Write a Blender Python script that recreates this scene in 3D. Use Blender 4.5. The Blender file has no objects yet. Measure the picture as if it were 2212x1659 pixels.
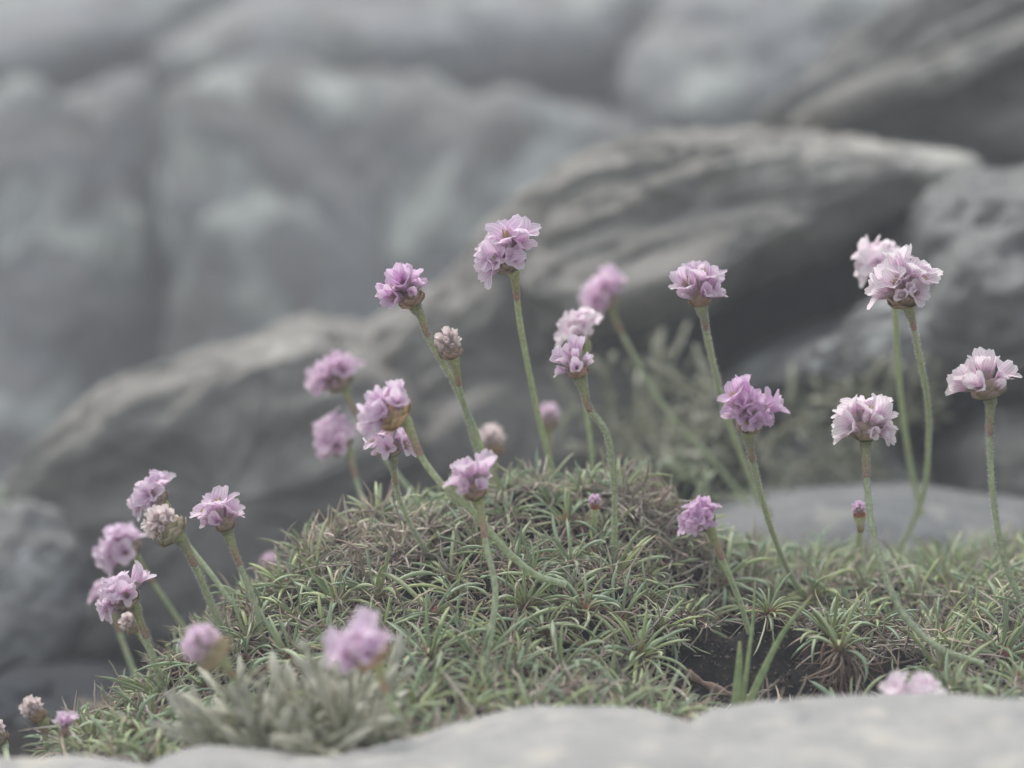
import bpy, math, random
import numpy as np
from mathutils import Vector, Matrix, noise as mnoise

random.seed(7)
rng = np.random.default_rng(7)
scene = bpy.context.scene
col = scene.collection

# ------------------------------------------------------------------ camera, sky, sun, exposure
CAM = Vector((0.0, 0.0, 0.30))
PITCH = math.radians(4.0)
FOCUS = 0.622
cam_d = bpy.data.cameras.new("camera")
cam_d.lens = 75.0
cam_d.sensor_width = 36.0
cam_d.clip_start = 0.01
cam_d.clip_end = 200.0
cam_d.dof.use_dof = True
cam_d.dof.focus_distance = FOCUS
cam_d.dof.aperture_fstop = 6.8
cam = bpy.data.objects.new("camera", cam_d)
col.objects.link(cam)
cam.location = CAM
cam.rotation_euler = (math.radians(90) - PITCH, 0, 0)
scene.camera = cam

world = bpy.data.worlds.new("World")
scene.world = world
world.use_nodes = True
wn = world.node_tree
wn.nodes.clear()
sky = wn.nodes.new("ShaderNodeTexSky")
sky.sky_type = 'NISHITA'
sky.sun_disc = False
sky.sun_elevation = math.radians(62)
sky.sun_rotation = math.radians(-35)
sky.air_density = 2.0
sky.dust_density = 5.0
hs = wn.nodes.new("ShaderNodeHueSaturation")
hs.inputs["Saturation"].default_value = 0.46
bg = wn.nodes.new("ShaderNodeBackground")
bg.inputs["Strength"].default_value = 0.085
wo = wn.nodes.new("ShaderNodeOutputWorld")
wn.links.new(sky.outputs[0], hs.inputs["Color"])
wn.links.new(hs.outputs[0], bg.inputs["Color"])
wn.links.new(bg.outputs[0], wo.inputs["Surface"])

sun_d = bpy.data.lights.new("sun", 'SUN')
sun_d.energy = 1.0
sun_d.angle = math.radians(35)
sun_d.color = (1.0, 0.985, 0.96)
sun = bpy.data.objects.new("sun", sun_d)
col.objects.link(sun)
sun.rotation_euler = (math.radians(-24), math.radians(-18), 0)
sun.location = (0, 0, 3)

vs = scene.view_settings
scene.display_settings.display_device = 'sRGB'
vs.view_transform = 'Standard'
vs.look = 'None'
vs.gamma = 1.0
vs.use_curve_mapping = False
vs.exposure = 1.12
VEIL_DENSITY = 0.085
scene.cycles.volume_bounces = 1
scene.cycles.use_denoising = True
scene.cycles.max_bounces = 8
scene.cycles.transparent_max_bounces = 8
scene.cycles.use_adaptive_sampling = True

# ------------------------------------------------------------------ placing things
W2, H2 = 2212.0, 1659.0
K = 0.48                      # frame width per metre of distance
FWD = Vector((0, math.cos(PITCH), -math.sin(PITCH)))
UP = Vector((0, math.sin(PITCH), math.cos(PITCH)))
RT = Vector((1, 0, 0))


def P(px, py, d):
    """World point at distance d seen at (px, py) of a 2212 x 1659 frame."""
    px, py, d = float(px), float(py), float(d)
    u = (px - W2 / 2) / W2 * K
    v = -(py - H2 / 2) / W2 * K
    return CAM + d * (FWD + u * RT + v * UP)


def to_px(p):
    q = Vector(p) - CAM
    d = q.dot(FWD)
    return (q.dot(RT) / d / K * W2 + W2 / 2, -q.dot(UP) / d / K * W2 + H2 / 2, d)


def tag(o, label=None, cat=None, group=None, kind=None):
    if label:
        o["label"] = label
    if cat:
        o["category"] = cat
    if group:
        o["group"] = group
    if kind:
        o["kind"] = kind
    return o


def link(name, data, parent=None, mw=None):
    o = bpy.data.objects.new(name, data)
    col.objects.link(o)
    if parent is not None:
        o.parent = parent
    if mw is not None:
        o.matrix_local = mw
    return o


def fastmesh(name, V, F, mat=None, uv=None, colr=None, smooth=True):
    """V (n,3) and quads F (m,4) -> mesh; uv and colr are per vertex."""
    V = np.asarray(V, dtype=np.float32).reshape(-1, 3)
    F = np.asarray(F, dtype=np.int32)
    k = F.shape[1]
    me = bpy.data.meshes.new(name)
    me.vertices.add(len(V))
    me.vertices.foreach_set("co", V.ravel())
    me.loops.add(F.size)
    me.loops.foreach_set("vertex_index", F.ravel())
    me.polygons.add(len(F))
    me.polygons.foreach_set("loop_start", np.arange(0, F.size, k, dtype=np.int32))
    me.polygons.foreach_set("loop_total", np.full(len(F), k, dtype=np.int32))
    if smooth:
        me.polygons.foreach_set("use_smooth", np.ones(len(F), dtype=bool))
    me.update(calc_edges=True)
    if uv is not None:
        l = me.uv_layers.new(name="UVMap")
        l.data.foreach_set("uv", np.asarray(uv, dtype=np.float32)[F.ravel()].ravel())
    if colr is not None:
        a = me.color_attributes.new(name="tint", type='FLOAT_COLOR', domain='POINT')
        c = np.ones((len(V), 4), dtype=np.float32)
        c[:, :3] = colr
        a.data.foreach_set("color", c.ravel())
    if mat is not None:
        me.materials.append(mat)
    me.validate(verbose=False)
    return me


def nrm(a):
    return a / np.maximum(np.linalg.norm(a, axis=-1, keepdims=True), 1e-12)


def sweep(C, W, ref, sides=4, flat=0.5):
    """Closed strips: centre lines C (n,s,3), half widths W (n,s), ref (n,3) facing direction."""
    n, s, _ = C.shape
    T = np.empty_like(C)
    T[:, 1:-1] = C[:, 2:] - C[:, :-2]
    T[:, 0] = C[:, 1] - C[:, 0]
    T[:, -1] = C[:, -1] - C[:, -2]
    T = nrm(T)
    R = np.broadcast_to(ref[:, None, :], C.shape)
    B = np.cross(T, R)
    bad = np.linalg.norm(B, axis=-1) < 0.05
    B[bad] = np.cross(T[bad], np.array([0.3, 0.9, 0.2]))
    B = nrm(B)
    # keep sides from flipping
    for i in range(1, s):
        f = np.sum(B[:, i] * B[:, i - 1], axis=-1) < 0
        B[f, i] *= -1
    N = np.cross(B, T)
    a = np.arange(sides) / sides * 2 * math.pi
    ca, sa = np.cos(a), np.sin(a)
    V = (C[:, :, None, :] + W[:, :, None, None] *
         (ca[None, None, :, None] * B[:, :, None, :] + flat * sa[None, None, :, None] * N[:, :, None, :]))
    idx = np.arange(n * s * sides).reshape(n, s, sides)
    j = np.roll(np.arange(sides), -1)
    F = np.stack([idx[:, :-1, :], idx[:, :-1, j], idx[:, 1:, j], idx[:, 1:, :]], axis=-1).reshape(-1, 4)
    u = np.broadcast_to(np.arange(sides) / sides, (n, s, sides))
    v = np.broadcast_to((np.arange(s) / (s - 1))[None, :, None], (n, s, sides))
    return V.reshape(-1, 3), F, np.stack([u, v], axis=-1).reshape(-1, 2)


def catmull(pts, n):
    pts = [np.array(p, dtype=float) for p in pts]
    P_ = [2 * pts[0] - pts[1]] + pts + [2 * pts[-1] - pts[-2]]
    out = []
    m = len(pts) - 1
    for i in range(n):
        t = i / (n - 1) * m
        k = min(int(t), m - 1)
        f = t - k
        a, b, c, d = P_[k:k + 4]
        out.append(0.5 * ((2 * b) + (-a + c) * f + (2 * a - 5 * b + 4 * c - d) * f * f + (-a + 3 * b - 3 * c + d) * f ** 3))
    return np.array(out)


# ------------------------------------------------------------------ materials
def newmat(name):
    m = bpy.data.materials.new(name)
    m.use_nodes = True
    nt = m.node_tree
    nt.nodes.clear()
    return m, nt, nt.nodes, nt.links


def ramp(N, stops, interp='LINEAR'):
    r = N.new("ShaderNodeValToRGB")
    r.color_ramp.interpolation = interp
    el = r.color_ramp.elements
    while len(el) < len(stops):
        el.new(0.5)
    for e, (p, c) in zip(el, stops):
        e.position = p
        e.color = (*c, 1)
    return r


def rock_mat(name, base, alt, lichen, dark, scale=1.0, lichen_amt=0.5, strata=None, bump=0.5, spots=0.0):
    m, nt, N, L = newmat(name)
    out = N.new("ShaderNodeOutputMaterial")
    b = N.new("ShaderNodeBsdfPrincipled")
    b.inputs["Roughness"].default_value = 0.9
    b.inputs["Specular IOR Level"].default_value = 0.2
    tc = N.new("ShaderNodeTexCoord")
    mp = N.new("ShaderNodeMapping")
    mp.inputs["Scale"].default_value = (scale, scale, scale)
    L.new(tc.outputs["Object"], mp.inputs["Vector"])
    src = mp.outputs[0]
    st = src
    if strata:
        m2 = N.new("ShaderNodeMapping")
        m2.inputs["Rotation"].default_value = strata[0]
        m2.inputs["Scale"].default_value = strata[1]
        L.new(src, m2.inputs["Vector"])
        st = m2.outputs[0]

    def nz(vec, sc, det=5, rough=0.6, dist=0.0):
        t = N.new("ShaderNodeTexNoise")
        t.inputs["Scale"].default_value = sc
        t.inputs["Detail"].default_value = det
        t.inputs["Roughness"].default_value = rough
        t.inputs["Distortion"].default_value = dist
        L.new(vec, t.inputs["Vector"])
        return t.outputs["Fac"]

    def mix(fac, a, c, blend='MIX'):
        x = N.new("ShaderNodeMix")
        x.data_type = 'RGBA'
        x.blend_type = blend
        for v, k in ((fac, 0), (a, 6), (c, 7)):
            if isinstance(v, (int, float)):
                x.inputs[k].default_value = v
            elif isinstance(v, tuple):
                x.inputs[k].default_value = (*v, 1)
            else:
                L.new(v, x.inputs[k])
        return x.outputs[2]

    n1 = ramp(N, [(0.35, (0, 0, 0)), (0.65, (1, 1, 1))])
    L.new(nz(st, 3.0, 6, 0.62, 0.6), n1.inputs[0])
    c = mix(n1.outputs[0], base, alt)
    n2 = ramp(N, [(0.60, (0, 0, 0)), (0.75, (1, 1, 1))])
    L.new(nz(st, 6.0, 6, 0.65, 1.0), n2.inputs[0])
    c = mix(n2.outputs[0], c, dark)
    lo = 0.62 - 0.18 * lichen_amt
    n3 = ramp(N, [(lo, (0, 0, 0)), (lo + 0.07, (1, 1, 1))])
    L.new(nz(src, 2.3, 5, 0.55, 0.3), n3.inputs[0])
    c = mix(n3.outputs[0], c, lichen)
    if spots:
        vo = N.new("ShaderNodeTexVoronoi")
        vo.inputs["Scale"].default_value = spots
        L.new(src, vo.inputs["Vector"])
        n4 = ramp(N, [(0.18, (1, 1, 1)), (0.30, (0, 0, 0))])
        L.new(vo.outputs["Distance"], n4.inputs[0])
        n5 = ramp(N, [(0.48, (0, 0, 0)), (0.58, (1, 1, 1))])
        L.new(nz(src, spots * 0.25, 3), n5.inputs[0])
        mm = N.new("ShaderNodeMath")
        mm.operation = 'MULTIPLY'
        L.new(n4.outputs[0], mm.inputs[0])
        L.new(n5.outputs[0], mm.inputs[1])
        c = mix(mm.outputs[0], c, (0.50, 0.52, 0.52))
    fine = ramp(N, [(0.3, (0.72, 0.72, 0.72)), (0.7, (1.2, 1.2, 1.2))])
    L.new(nz(src, 45, 6, 0.7), fine.inputs[0])
    c = mix(1.0, c, fine.outputs[0], 'MULTIPLY')
    L.new(c, b.inputs["Base Color"])
    bp = N.new("ShaderNodeBump")
    bp.inputs["Strength"].default_value = bump
    bp.inputs["Distance"].default_value = 0.02 / scale
    L.new(nz(st, 12, 8, 0.7), bp.inputs["Height"])
    L.new(bp.outputs[0], b.inputs["Normal"])
    L.new(b.outputs[0], out.inputs[0])
    return m


def soil_mat():
    m, nt, N, L = newmat("peat")
    out = N.new("ShaderNodeOutputMaterial")
    b = N.new("ShaderNodeBsdfPrincipled")
    b.inputs["Roughness"].default_value = 0.95
    b.inputs["Specular IOR Level"].default_value = 0.15
    tc = N.new("ShaderNodeTexCoord")
    t = N.new("ShaderNodeTexNoise")
    t.inputs["Scale"].default_value = 160
    t.inputs["Detail"].default_value = 8
    t.inputs["Roughness"].default_value = 0.7
    L.new(tc.outputs["Object"], t.inputs["Vector"])
    r = ramp(N, [(0.36, (0.008, 0.010, 0.013)), (0.52, (0.026, 0.024, 0.024)), (0.68, (0.085, 0.068, 0.058))])
    L.new(t.outputs["Fac"], r.inputs[0])
    L.new(r.outputs[0], b.inputs["Base Color"])
    bp = N.new("ShaderNodeBump")
    bp.inputs["Strength"].default_value = 0.9
    bp.inputs["Distance"].default_value = 0.003
    L.new(t.outputs["Fac"], bp.inputs["Height"])
    L.new(bp.outputs[0], b.inputs["Normal"])
    L.new(b.outputs[0], out.inputs[0])
    return m


def thin_mat(name, stops, trans=0.3, rough=0.6, use_tint=False, use_rand=False, spec=0.3, fibre=0.0, objcol=False, tipfade=None):
    """Plant tissue: colour by place along the piece (v), by its own random tone, part diffuse part translucent."""
    m, nt, N, L = newmat(name)
    out = N.new("ShaderNodeOutputMaterial")
    b = N.new("ShaderNodeBsdfPrincipled")
    b.inputs["Roughness"].default_value = rough
    b.inputs["Specular IOR Level"].default_value = spec
    uv = N.new("ShaderNodeUVMap")
    sp = N.new("ShaderNodeSeparateXYZ")
    L.new(uv.outputs[0], sp.inputs[0])
    r = ramp(N, stops)
    L.new(sp.outputs[1], r.inputs[0])
    c = r.outputs[0]

    def mul(a, d, blend='MULTIPLY', f=1.0):
        x = N.new("ShaderNodeMix")
        x.data_type = 'RGBA'
        x.blend_type = blend
        x.inputs[0].default_value = f
        L.new(a, x.inputs[6])
        L.new(d, x.inputs[7])
        return x.outputs[2]
    if use_rand:
        oi = N.new("ShaderNodeObjectInfo")
        at = N.new("ShaderNodeAttribute")
        at.attribute_name = "tint"
        ad = N.new("ShaderNodeMath")
        L.new(oi.outputs["Random"], ad.inputs[0])
        L.new(at.outputs["Fac"], ad.inputs[1])
        fr = N.new("ShaderNodeMath")
        fr.operation = 'FRACT'
        L.new(ad.outputs[0], fr.inputs[0])
        rr = ramp(N, use_rand)
        L.new(fr.outputs[0], rr.inputs[0])
        c = mul(c, rr.outputs[0])
    if use_tint:
        at = N.new("ShaderNodeAttribute")
        at.attribute_name = "tint"
        c = mul(c, at.outputs["Color"])
    if objcol:
        oi = N.new("ShaderNodeObjectInfo")
        c = mul(c, oi.outputs["Color"])
    if fibre:
        tc = N.new("ShaderNodeTexCoord")
        t = N.new("ShaderNodeTexNoise")
        t.inputs["Scale"].default_value = fibre
        t.inputs["Detail"].default_value = 4
        L.new(tc.outputs["Object"], t.inputs["Vector"])
        fr = ramp(N, [(0.3, (0.75, 0.75, 0.75)), (0.7, (1.2, 1.2, 1.2))])
        L.new(t.outputs["Fac"], fr.inputs[0])
        c = mul(c, fr.outputs[0])
    L.new(c, b.inputs["Base Color"])
    sh = b.outputs[0]
    if trans:
        tr = N.new("ShaderNodeBsdfTranslucent")
        L.new(c, tr.inputs["Color"])
        mx = N.new("ShaderNodeMixShader")
        mx.inputs[0].default_value = trans
        L.new(b.outputs[0], mx.inputs[1])
        L.new(tr.outputs[0], mx.inputs[2])
        sh = mx.outputs[0]
    L.new(sh, out.inputs[0])
    return m


def petal_mat():
    m, nt, N, L = newmat("petal")
    out = N.new("ShaderNodeOutputMaterial")
    b = N.new("ShaderNodeBsdfPrincipled")
    b.inputs["Roughness"].default_value = 0.65
    b.inputs["Specular IOR Level"].default_value = 0.2
    uv = N.new("ShaderNodeUVMap")
    sp = N.new("ShaderNodeSeparateXYZ")
    L.new(uv.outputs[0], sp.inputs[0])
    r = ramp(N, [(0.0, (0.74, 0.56, 0.64)), (0.34, (0.86, 0.64, 0.80)), (0.64, (0.94, 0.82, 0.91)), (1.0, (0.96, 0.93, 0.95))])
    L.new(sp.outputs[1], r.inputs[0])
    # veins: a dark mid line and fainter side lines running the length of the petal
    wv = N.new("ShaderNodeMath")
    wv.operation = 'MULTIPLY'
    wv.inputs[1].default_value = 5 * 2 * math.pi
    L.new(sp.outputs[0], wv.inputs[0])
    cs = N.new("ShaderNodeMath")
    cs.operation = 'COSINE'
    L.new(wv.outputs[0], cs.inputs[0])
    vr = ramp(N, [(0.0, (0.84, 0.72, 0.86)), (0.45, (1, 1, 1))])
    mr = N.new("ShaderNodeMapRange")
    mr.inputs[1].default_value = -1
    mr.inputs[2].default_value = 1
    L.new(cs.outputs[0], mr.inputs[0])
    L.new(mr.outputs[0], vr.inputs[0])
    x = N.new("ShaderNodeMix")
    x.data_type = 'RGBA'
    x.blend_type = 'MULTIPLY'
    x.inputs[0].default_value = 0.9
    L.new(r.outputs[0], x.inputs[6])
    L.new(vr.outputs[0], x.inputs[7])
    oi = N.new("ShaderNodeObjectInfo")
    y = N.new("ShaderNodeMix")
    y.data_type = 'RGBA'
    y.blend_type = 'MULTIPLY'
    y.inputs[0].default_value = 1.0
    L.new(x.outputs[2], y.inputs[6])
    L.new(oi.outputs["Color"], y.inputs[7])
    L.new(y.outputs[2], b.inputs["Base Color"])
    tr = N.new("ShaderNodeBsdfTranslucent")
    L.new(y.outputs[2], tr.inputs["Color"])
    mx = N.new("ShaderNodeMixShader")
    mx.inputs[0].default_value = 0.56
    L.new(b.outputs[0], mx.inputs[1])
    L.new(tr.outputs[0], mx.inputs[2])
    L.new(mx.outputs[0], out.inputs[0])
    return m


M_peat = soil_mat()
M_petal = petal_mat()
M_leaf = thin_mat("thrift_leaf", [(0.0, (0.34, 0.19, 0.17)), (0.10, (0.34, 0.35, 0.25)), (0.35, (0.35, 0.42, 0.27)), (0.85, (0.37, 0.45, 0.33)), (1.0, (0.50, 0.47, 0.33))],
                  trans=0.18, rough=0.42, spec=0.5, use_rand=[(0.0, (0.90, 1.0, 1.0)), (0.3, (1.08, 1.1, 1.02)), (0.5, (1.28, 1.24, 0.80)), (0.75, (1.42, 1.32, 1.22)), (1.0, (0.85, 0.98, 0.80))])
M_dead = thin_mat("dead_leaf", [(0.0, (0.85, 0.85, 0.85)), (1.0, (1.1, 1.05, 1.0))], trans=0.1, rough=0.85, spec=0.15, use_tint=True)
M_stem = thin_mat("flower_stem", [(0.0, (0.64, 0.69, 0.40)), (0.3, (0.64, 0.70, 0.47)), (1.0, (0.62, 0.70, 0.49))], trans=0.3, rough=0.7, fibre=900)
M_sheath = thin_mat("stem_sheath", [(0.0, (0.52, 0.57, 0.29)), (0.45, (0.54, 0.53, 0.30)), (0.75, (0.58, 0.42, 0.30)), (1.0, (0.54, 0.36, 0.30))], trans=0.25, rough=0.7, fibre=1200)
M_bract = thin_mat("bract", [(0.0, (0.46, 0.48, 0.25)), (0.45, (0.44, 0.38, 0.24)), (0.8, (0.50, 0.38, 0.29)), (1.0, (0.66, 0.54, 0.50))], trans=0.25, rough=0.6, fibre=1500, objcol=True)
M_calyx = thin_mat("calyx", [(0.0, (0.44, 0.40, 0.28)), (0.6, (0.62, 0.52, 0.50)), (1.0, (0.78, 0.70, 0.72))], trans=0.3, rough=0.7, fibre=2500)
M_hair = thin_mat("stem_hair", [(0.0, (0.62, 0.64, 0.55)), (1.0, (0.75, 0.75, 0.70))], trans=0.4, rough=0.6)
M_stamen = thin_mat("stamen", [(0.0, (0.60, 0.50, 0.60)), (0.8, (0.62, 0.55, 0.50)), (0.9, (0.60, 0.52, 0.20)), (1.0, (0.60, 0.52, 0.20))], trans=0.2)
M_lichen = thin_mat("lichen", [(0.0, (0.33, 0.33, 0.24)), (0.7, (0.50, 0.50, 0.41)), (1.0, (0.68, 0.67, 0.60))], trans=0.12, rough=0.9, spec=0.1, fibre=260, objcol=True)
M_grass = thin_mat("grass_blade", [(0.0, (0.42, 0.48, 0.25)), (0.7, (0.38, 0.50, 0.24)), (1.0, (0.50, 0.50, 0.28))], trans=0.3, rough=0.5, fibre=400)
M_root = thin_mat("root", [(0.0, (0.22, 0.15, 0.12)), (1.0, (0.26, 0.20, 0.17))], trans=0.0, rough=0.9, spec=0.1, fibre=700)

M_ridge = rock_mat("ridge_rock", (0.35, 0.335, 0.31), (0.235, 0.226, 0.212), (0.50, 0.49, 0.455), (0.115, 0.115, 0.115), 5, 0.35,
                   strata=((0, math.radians(22), 0), (0.7, 0.7, 3.0)), bump=0.8)
M_slab = rock_mat("slab_rock", (0.26, 0.255, 0.24), (0.17, 0.167, 0.16), (0.40, 0.40, 0.38), (0.09, 0.09, 0.09), 6, 0.15,
                  strata=((0, math.radians(28), 0), (0.6, 0.6, 3.5)), bump=0.8)
M_dark = rock_mat("painted_dark_rock", (0.045, 0.05, 0.058), (0.035, 0.038, 0.042), (0.09, 0.095, 0.09), (0.02, 0.022, 0.025), 7, 0.2, bump=0.6)  # near-black tone stands in for crevice shade on the rear right rock
M_lich = rock_mat("lichened_rock", (0.26, 0.26, 0.255), (0.20, 0.20, 0.20), (0.38, 0.385, 0.375), (0.11, 0.115, 0.12), 7, 0.35, bump=0.7, spots=9)
M_blue = rock_mat("blue_grey_rock", (0.26, 0.265, 0.27), (0.20, 0.193, 0.18), (0.43, 0.46, 0.43), (0.15, 0.157, 0.16), 4.5, 0.55, bump=0.7)
M_far = rock_mat("far_rock", (0.31, 0.32, 0.33), (0.25, 0.243, 0.23), (0.43, 0.46, 0.43), (0.19, 0.197, 0.20), 3.0, 0.5, bump=0.7)
M_pale = rock_mat("pale_granite", (0.23, 0.235, 0.235), (0.18, 0.188, 0.195), (0.29, 0.29, 0.275), (0.10, 0.107, 0.112), 18, 0.35, bump=0.8)
M_front = rock_mat("front_granite", (0.45, 0.445, 0.43), (0.34, 0.34, 0.335), (0.52, 0.50, 0.45), (0.20, 0.207, 0.212), 30, 0.4, bump=0.9)

# even scattering volume added to lift the blacks into a milky veil
hz_m = bpy.data.materials.new("milky_veil")
hz_m.use_nodes = True
hz_m.node_tree.nodes.clear()
_pv = hz_m.node_tree.nodes.new("ShaderNodeVolumePrincipled")
_pv.inputs["Density"].default_value = VEIL_DENSITY
_pv.inputs["Color"].default_value = (0.90, 0.93, 1.0, 1)
_ho = hz_m.node_tree.nodes.new("ShaderNodeOutputMaterial")
hz_m.node_tree.links.new(_pv.outputs[0], _ho.inputs["Volume"])
_b = [(x, y, z) for x in (-5.5, 5.5) for y in (-2.5, 7.0) for z in (-1.8, 3.6)]
hz = link("added_veil", fastmesh("added_veil", _b, [(0, 1, 3, 2), (4, 6, 7, 5), (0, 4, 5, 1), (2, 3, 7, 6), (0, 2, 6, 4), (1, 5, 7, 3)], hz_m, smooth=False))
hz["kind"] = "stuff"

# ------------------------------------------------------------------ the ground under the cushions
ANCH = [  # px, py, distance
    (120, 1640, .60), (250, 1595, .62), (330, 1525, .63), (420, 1435, .645), (560, 1280, .665), (720, 1165, .685), (900, 1085, .705), (1100, 1040, .72),
    (1250, 1040, .725), (1380, 1075, .71), (1480, 1130, .70),
    (330, 1600, .57), (450, 1500, .60), (600, 1400, .62), (750, 1330, .63), (900, 1300, .635), (1000, 1210, .66), (1100, 1290, .635), (1250, 1180, .67), (1320, 1290, .635),
    (500, 1640, .52), (700, 1560, .54), (700, 1640, .50), (900, 1480, .57), (900, 1600, .51), (1050, 1450, .58), (1200, 1400, .60), (1200, 1560, .52),
    (1380, 1420, .60), (1380, 1540, .54), (1430, 1250, .66),
    (1470, 1570, .60), (1550, 1560, .665), (1700, 1550, .68), (1850, 1540, .67), (1600, 1450, .70), (1750, 1460, .70), (1520, 1460, .68),
    (1560, 1330, .65), (1700, 1330, .66), (1850, 1340, .65), (1950, 1400, .63), (1600, 1280, .71), (1800, 1310, .71), (1950, 1310, .71),
    (2060, 1450, .61), (2180, 1450, .605), (2100, 1540, .56), (2250, 1540, .56), (2000, 1530, .58), (2200, 1330, .66), (2120, 1300, .71), (2250, 1260, .76),
    (1650, 1260, .78), (1900, 1285, .79), (2100, 1270, .82), (1500, 1240, .76),
    # the ground falls away behind the crest and to the left
    (200, 1640, .72), (420, 1470, .75), (600, 1350, .77), (800, 1260, .79), (1050, 1170, .82), (1300, 1160, .83), (0, 1700, .66), (-100, 1720, .80),
    (-80, 1700, .55), (150, 1720, .50), (0, 1800, .42), (600, 1800, .42), (1200, 1760, .42), (1800, 1720, .42), (2300, 1700, .42),
    (1500, 1640, .52), (1900, 1620, .52),
    (100, 1560, 1.0), (600, 1400, 1.05), (1100, 1260, 1.1), (1600, 1180, 1.1), (2250, 1130, 1.1), (2350, 1200, .85),
    (0, 1480, 1.3), (800, 1280, 1.4), (1700, 1120, 1.4), (2400, 1060, 1.4), (-300, 1700, .9), (2600, 1250, .9), (2550, 1500, .6), (-300, 1800, .6),
]


def gd(d):
    o = d - FOCUS
    return FOCUS + (o * 0.65 if abs(o) < 0.24 else math.copysign(0.156 + (abs(o) - 0.24) * 1.2, o))


def fd(d):
    o = d - FOCUS
    return FOCUS + math.copysign(abs(o) * 0.65 if abs(o) < 0.08 else 0.052 + (abs(o) - 0.08) * 1.35, o)


AP = np.array([tuple(P(a, b + (42 if 0.655 < c < 0.735 and a < 1500 else 0), gd(c))) for a, b, c in ANCH])
_x, _z = AP[:, :2], AP[:, 2]


def _tps(r2):
    return np.where(r2 > 1e-16, r2 * np.log(np.maximum(r2, 1e-16)) * 0.5, 0.0)


_n = len(AP)
_A = np.zeros((_n + 3, _n + 3))
_d2 = ((_x[:, None] - _x[None]) ** 2).sum(-1)
_A[:_n, :_n] = _tps(_d2) + np.eye(_n) * 2e-4
_A[:_n, _n] = 1
_A[:_n, _n + 1:] = _x
_A[_n, :_n] = 1
_A[_n + 1:, :_n] = _x.T
_w = np.linalg.solve(_A, np.concatenate([_z, np.zeros(3)]))


def lumps(x, y):
    a = np.sin(x * 150 + 2.0 * np.sin(y * 120) + 1) * np.sin(y * 140 + 1.8 * np.sin(x * 110 + 2))
    b = np.sin(x * 330 + 2 * np.sin(y * 260)) * np.sin(y * 300 + 1.3 * np.sin(x * 280))
    return 0.0042 * a + 0.0018 * b


def ground(X, Y):
    X = np.asarray(X, dtype=float)
    Y = np.asarray(Y, dtype=float)
    q = np.stack([X.ravel(), Y.ravel()], -1)
    out = np.empty(len(q))
    for i in range(0, len(q), 20000):
        k = q[i:i + 20000]
        r2 = ((k[:, None] - _x[None]) ** 2).sum(-1)
        out[i:i + 20000] = _tps(r2) @ _w[:_n] + _w[_n] + k @ _w[_n + 1:]
    lump = lumps(q[:, 0], q[:, 1])
    return (out + lump).reshape(X.shape)


def gnormal(x, y):
    e = 0.004
    z = ground(np.array([x - e, x + e, x, x]), np.array([y, y, y - e, y + e]))
    return Vector((-(z[1] - z[0]) / (2 * e), -(z[3] - z[2]) / (2 * e), 1)).normalized()


def hit(px, py, d0=0.48, d1=1.3):
    ds = np.linspace(d0, d1, 500)
    a = np.array(P(px, py, 0.0001))
    pts = np.array([tuple(P(px, py, d)) for d in ds])
    below = pts[:, 2] < ground(pts[:, 0], pts[:, 1])
    if not below.any():
        return hit(px, py + 8, d0, d1)
    return float(ds[int(np.argmax(below))])


gx = np.linspace(-0.45, 0.45, 260)
gy = np.linspace(0.36, 1.42, 300)
GX, GY = np.meshgrid(gx, gy)
GZ = ground(GX, GY)
V = np.stack([GX, GY, GZ], -1).reshape(-1, 3)
for i in range(len(V)):
    V[i, 2] += 0.0016 * mnoise.fractal(Vector(V[i]) * 150, 0.8, 2.0, 3)
idx = np.arange(V.shape[0]).reshape(GX.shape)
F = np.stack([idx[:-1, :-1], idx[:-1, 1:], idx[1:, 1:], idx[1:, :-1]], -1).reshape(-1, 4)
tag(link("ground", fastmesh("ground", V, F, M_peat)), "black peaty soil under the flower cushions", kind="structure")

# wide ground sheet and hillside behind
hx = np.concatenate([np.linspace(-5, -1.6, 16), np.linspace(-1.5, 1.9, 170), np.linspace(2.0, 5, 16)])
hy = np.concatenate([np.linspace(-2, 1.2, 10), np.linspace(1.3, 4.4, 180), np.linspace(4.5, 6.5, 16)])
HX, HY = np.meshgrid(hx, hy)
HZ = np.empty_like(HX)
for i in range(HX.shape[0]):
    for j in range(HX.shape[1]):
        x, y = HX[i, j], HY[i, j]
        base = -0.02 + 0.60 * max(0, y - 2.3) if y > 2.3 else -0.02
        base += 0.06 * x * min(1, max(0, y - 1.6))
        amp = min(1, max(0, (y - 2.2) / 1.0))
        p = Vector((x * 1.0, y * 1.2, 0.3))
        base += amp * (0.30 * mnoise.noise(p * 1.1) + 0.16 * mnoise.ridged_multi_fractal(p * 1.6, 0.9, 2.1, 4, 1.0, 2.0) * 0.5)
        base += amp * 0.05 * mnoise.fractal(p * 5, 0.7, 2.1, 4)
        base += amp * 0.02 * (mnoise.ridged_multi_fractal(p * 4, 0.8, 2.1, 3, 1.0, 2.0) - 1)
        HZ[i, j] = base
V = np.stack([HX, HY, HZ], -1).reshape(-1, 3)
idx = np.arange(V.shape[0]).reshape(HX.shape)
F = np.stack([idx[:-1, :-1], idx[:-1, 1:], idx[1:, 1:], idx[1:, :-1]], -1).reshape(-1, 4)
tag(link("rocky_hillside", fastmesh("rocky_hillside", V, F, M_far)), "blue grey rocky slope rising behind the boulders", kind="structure")


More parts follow.
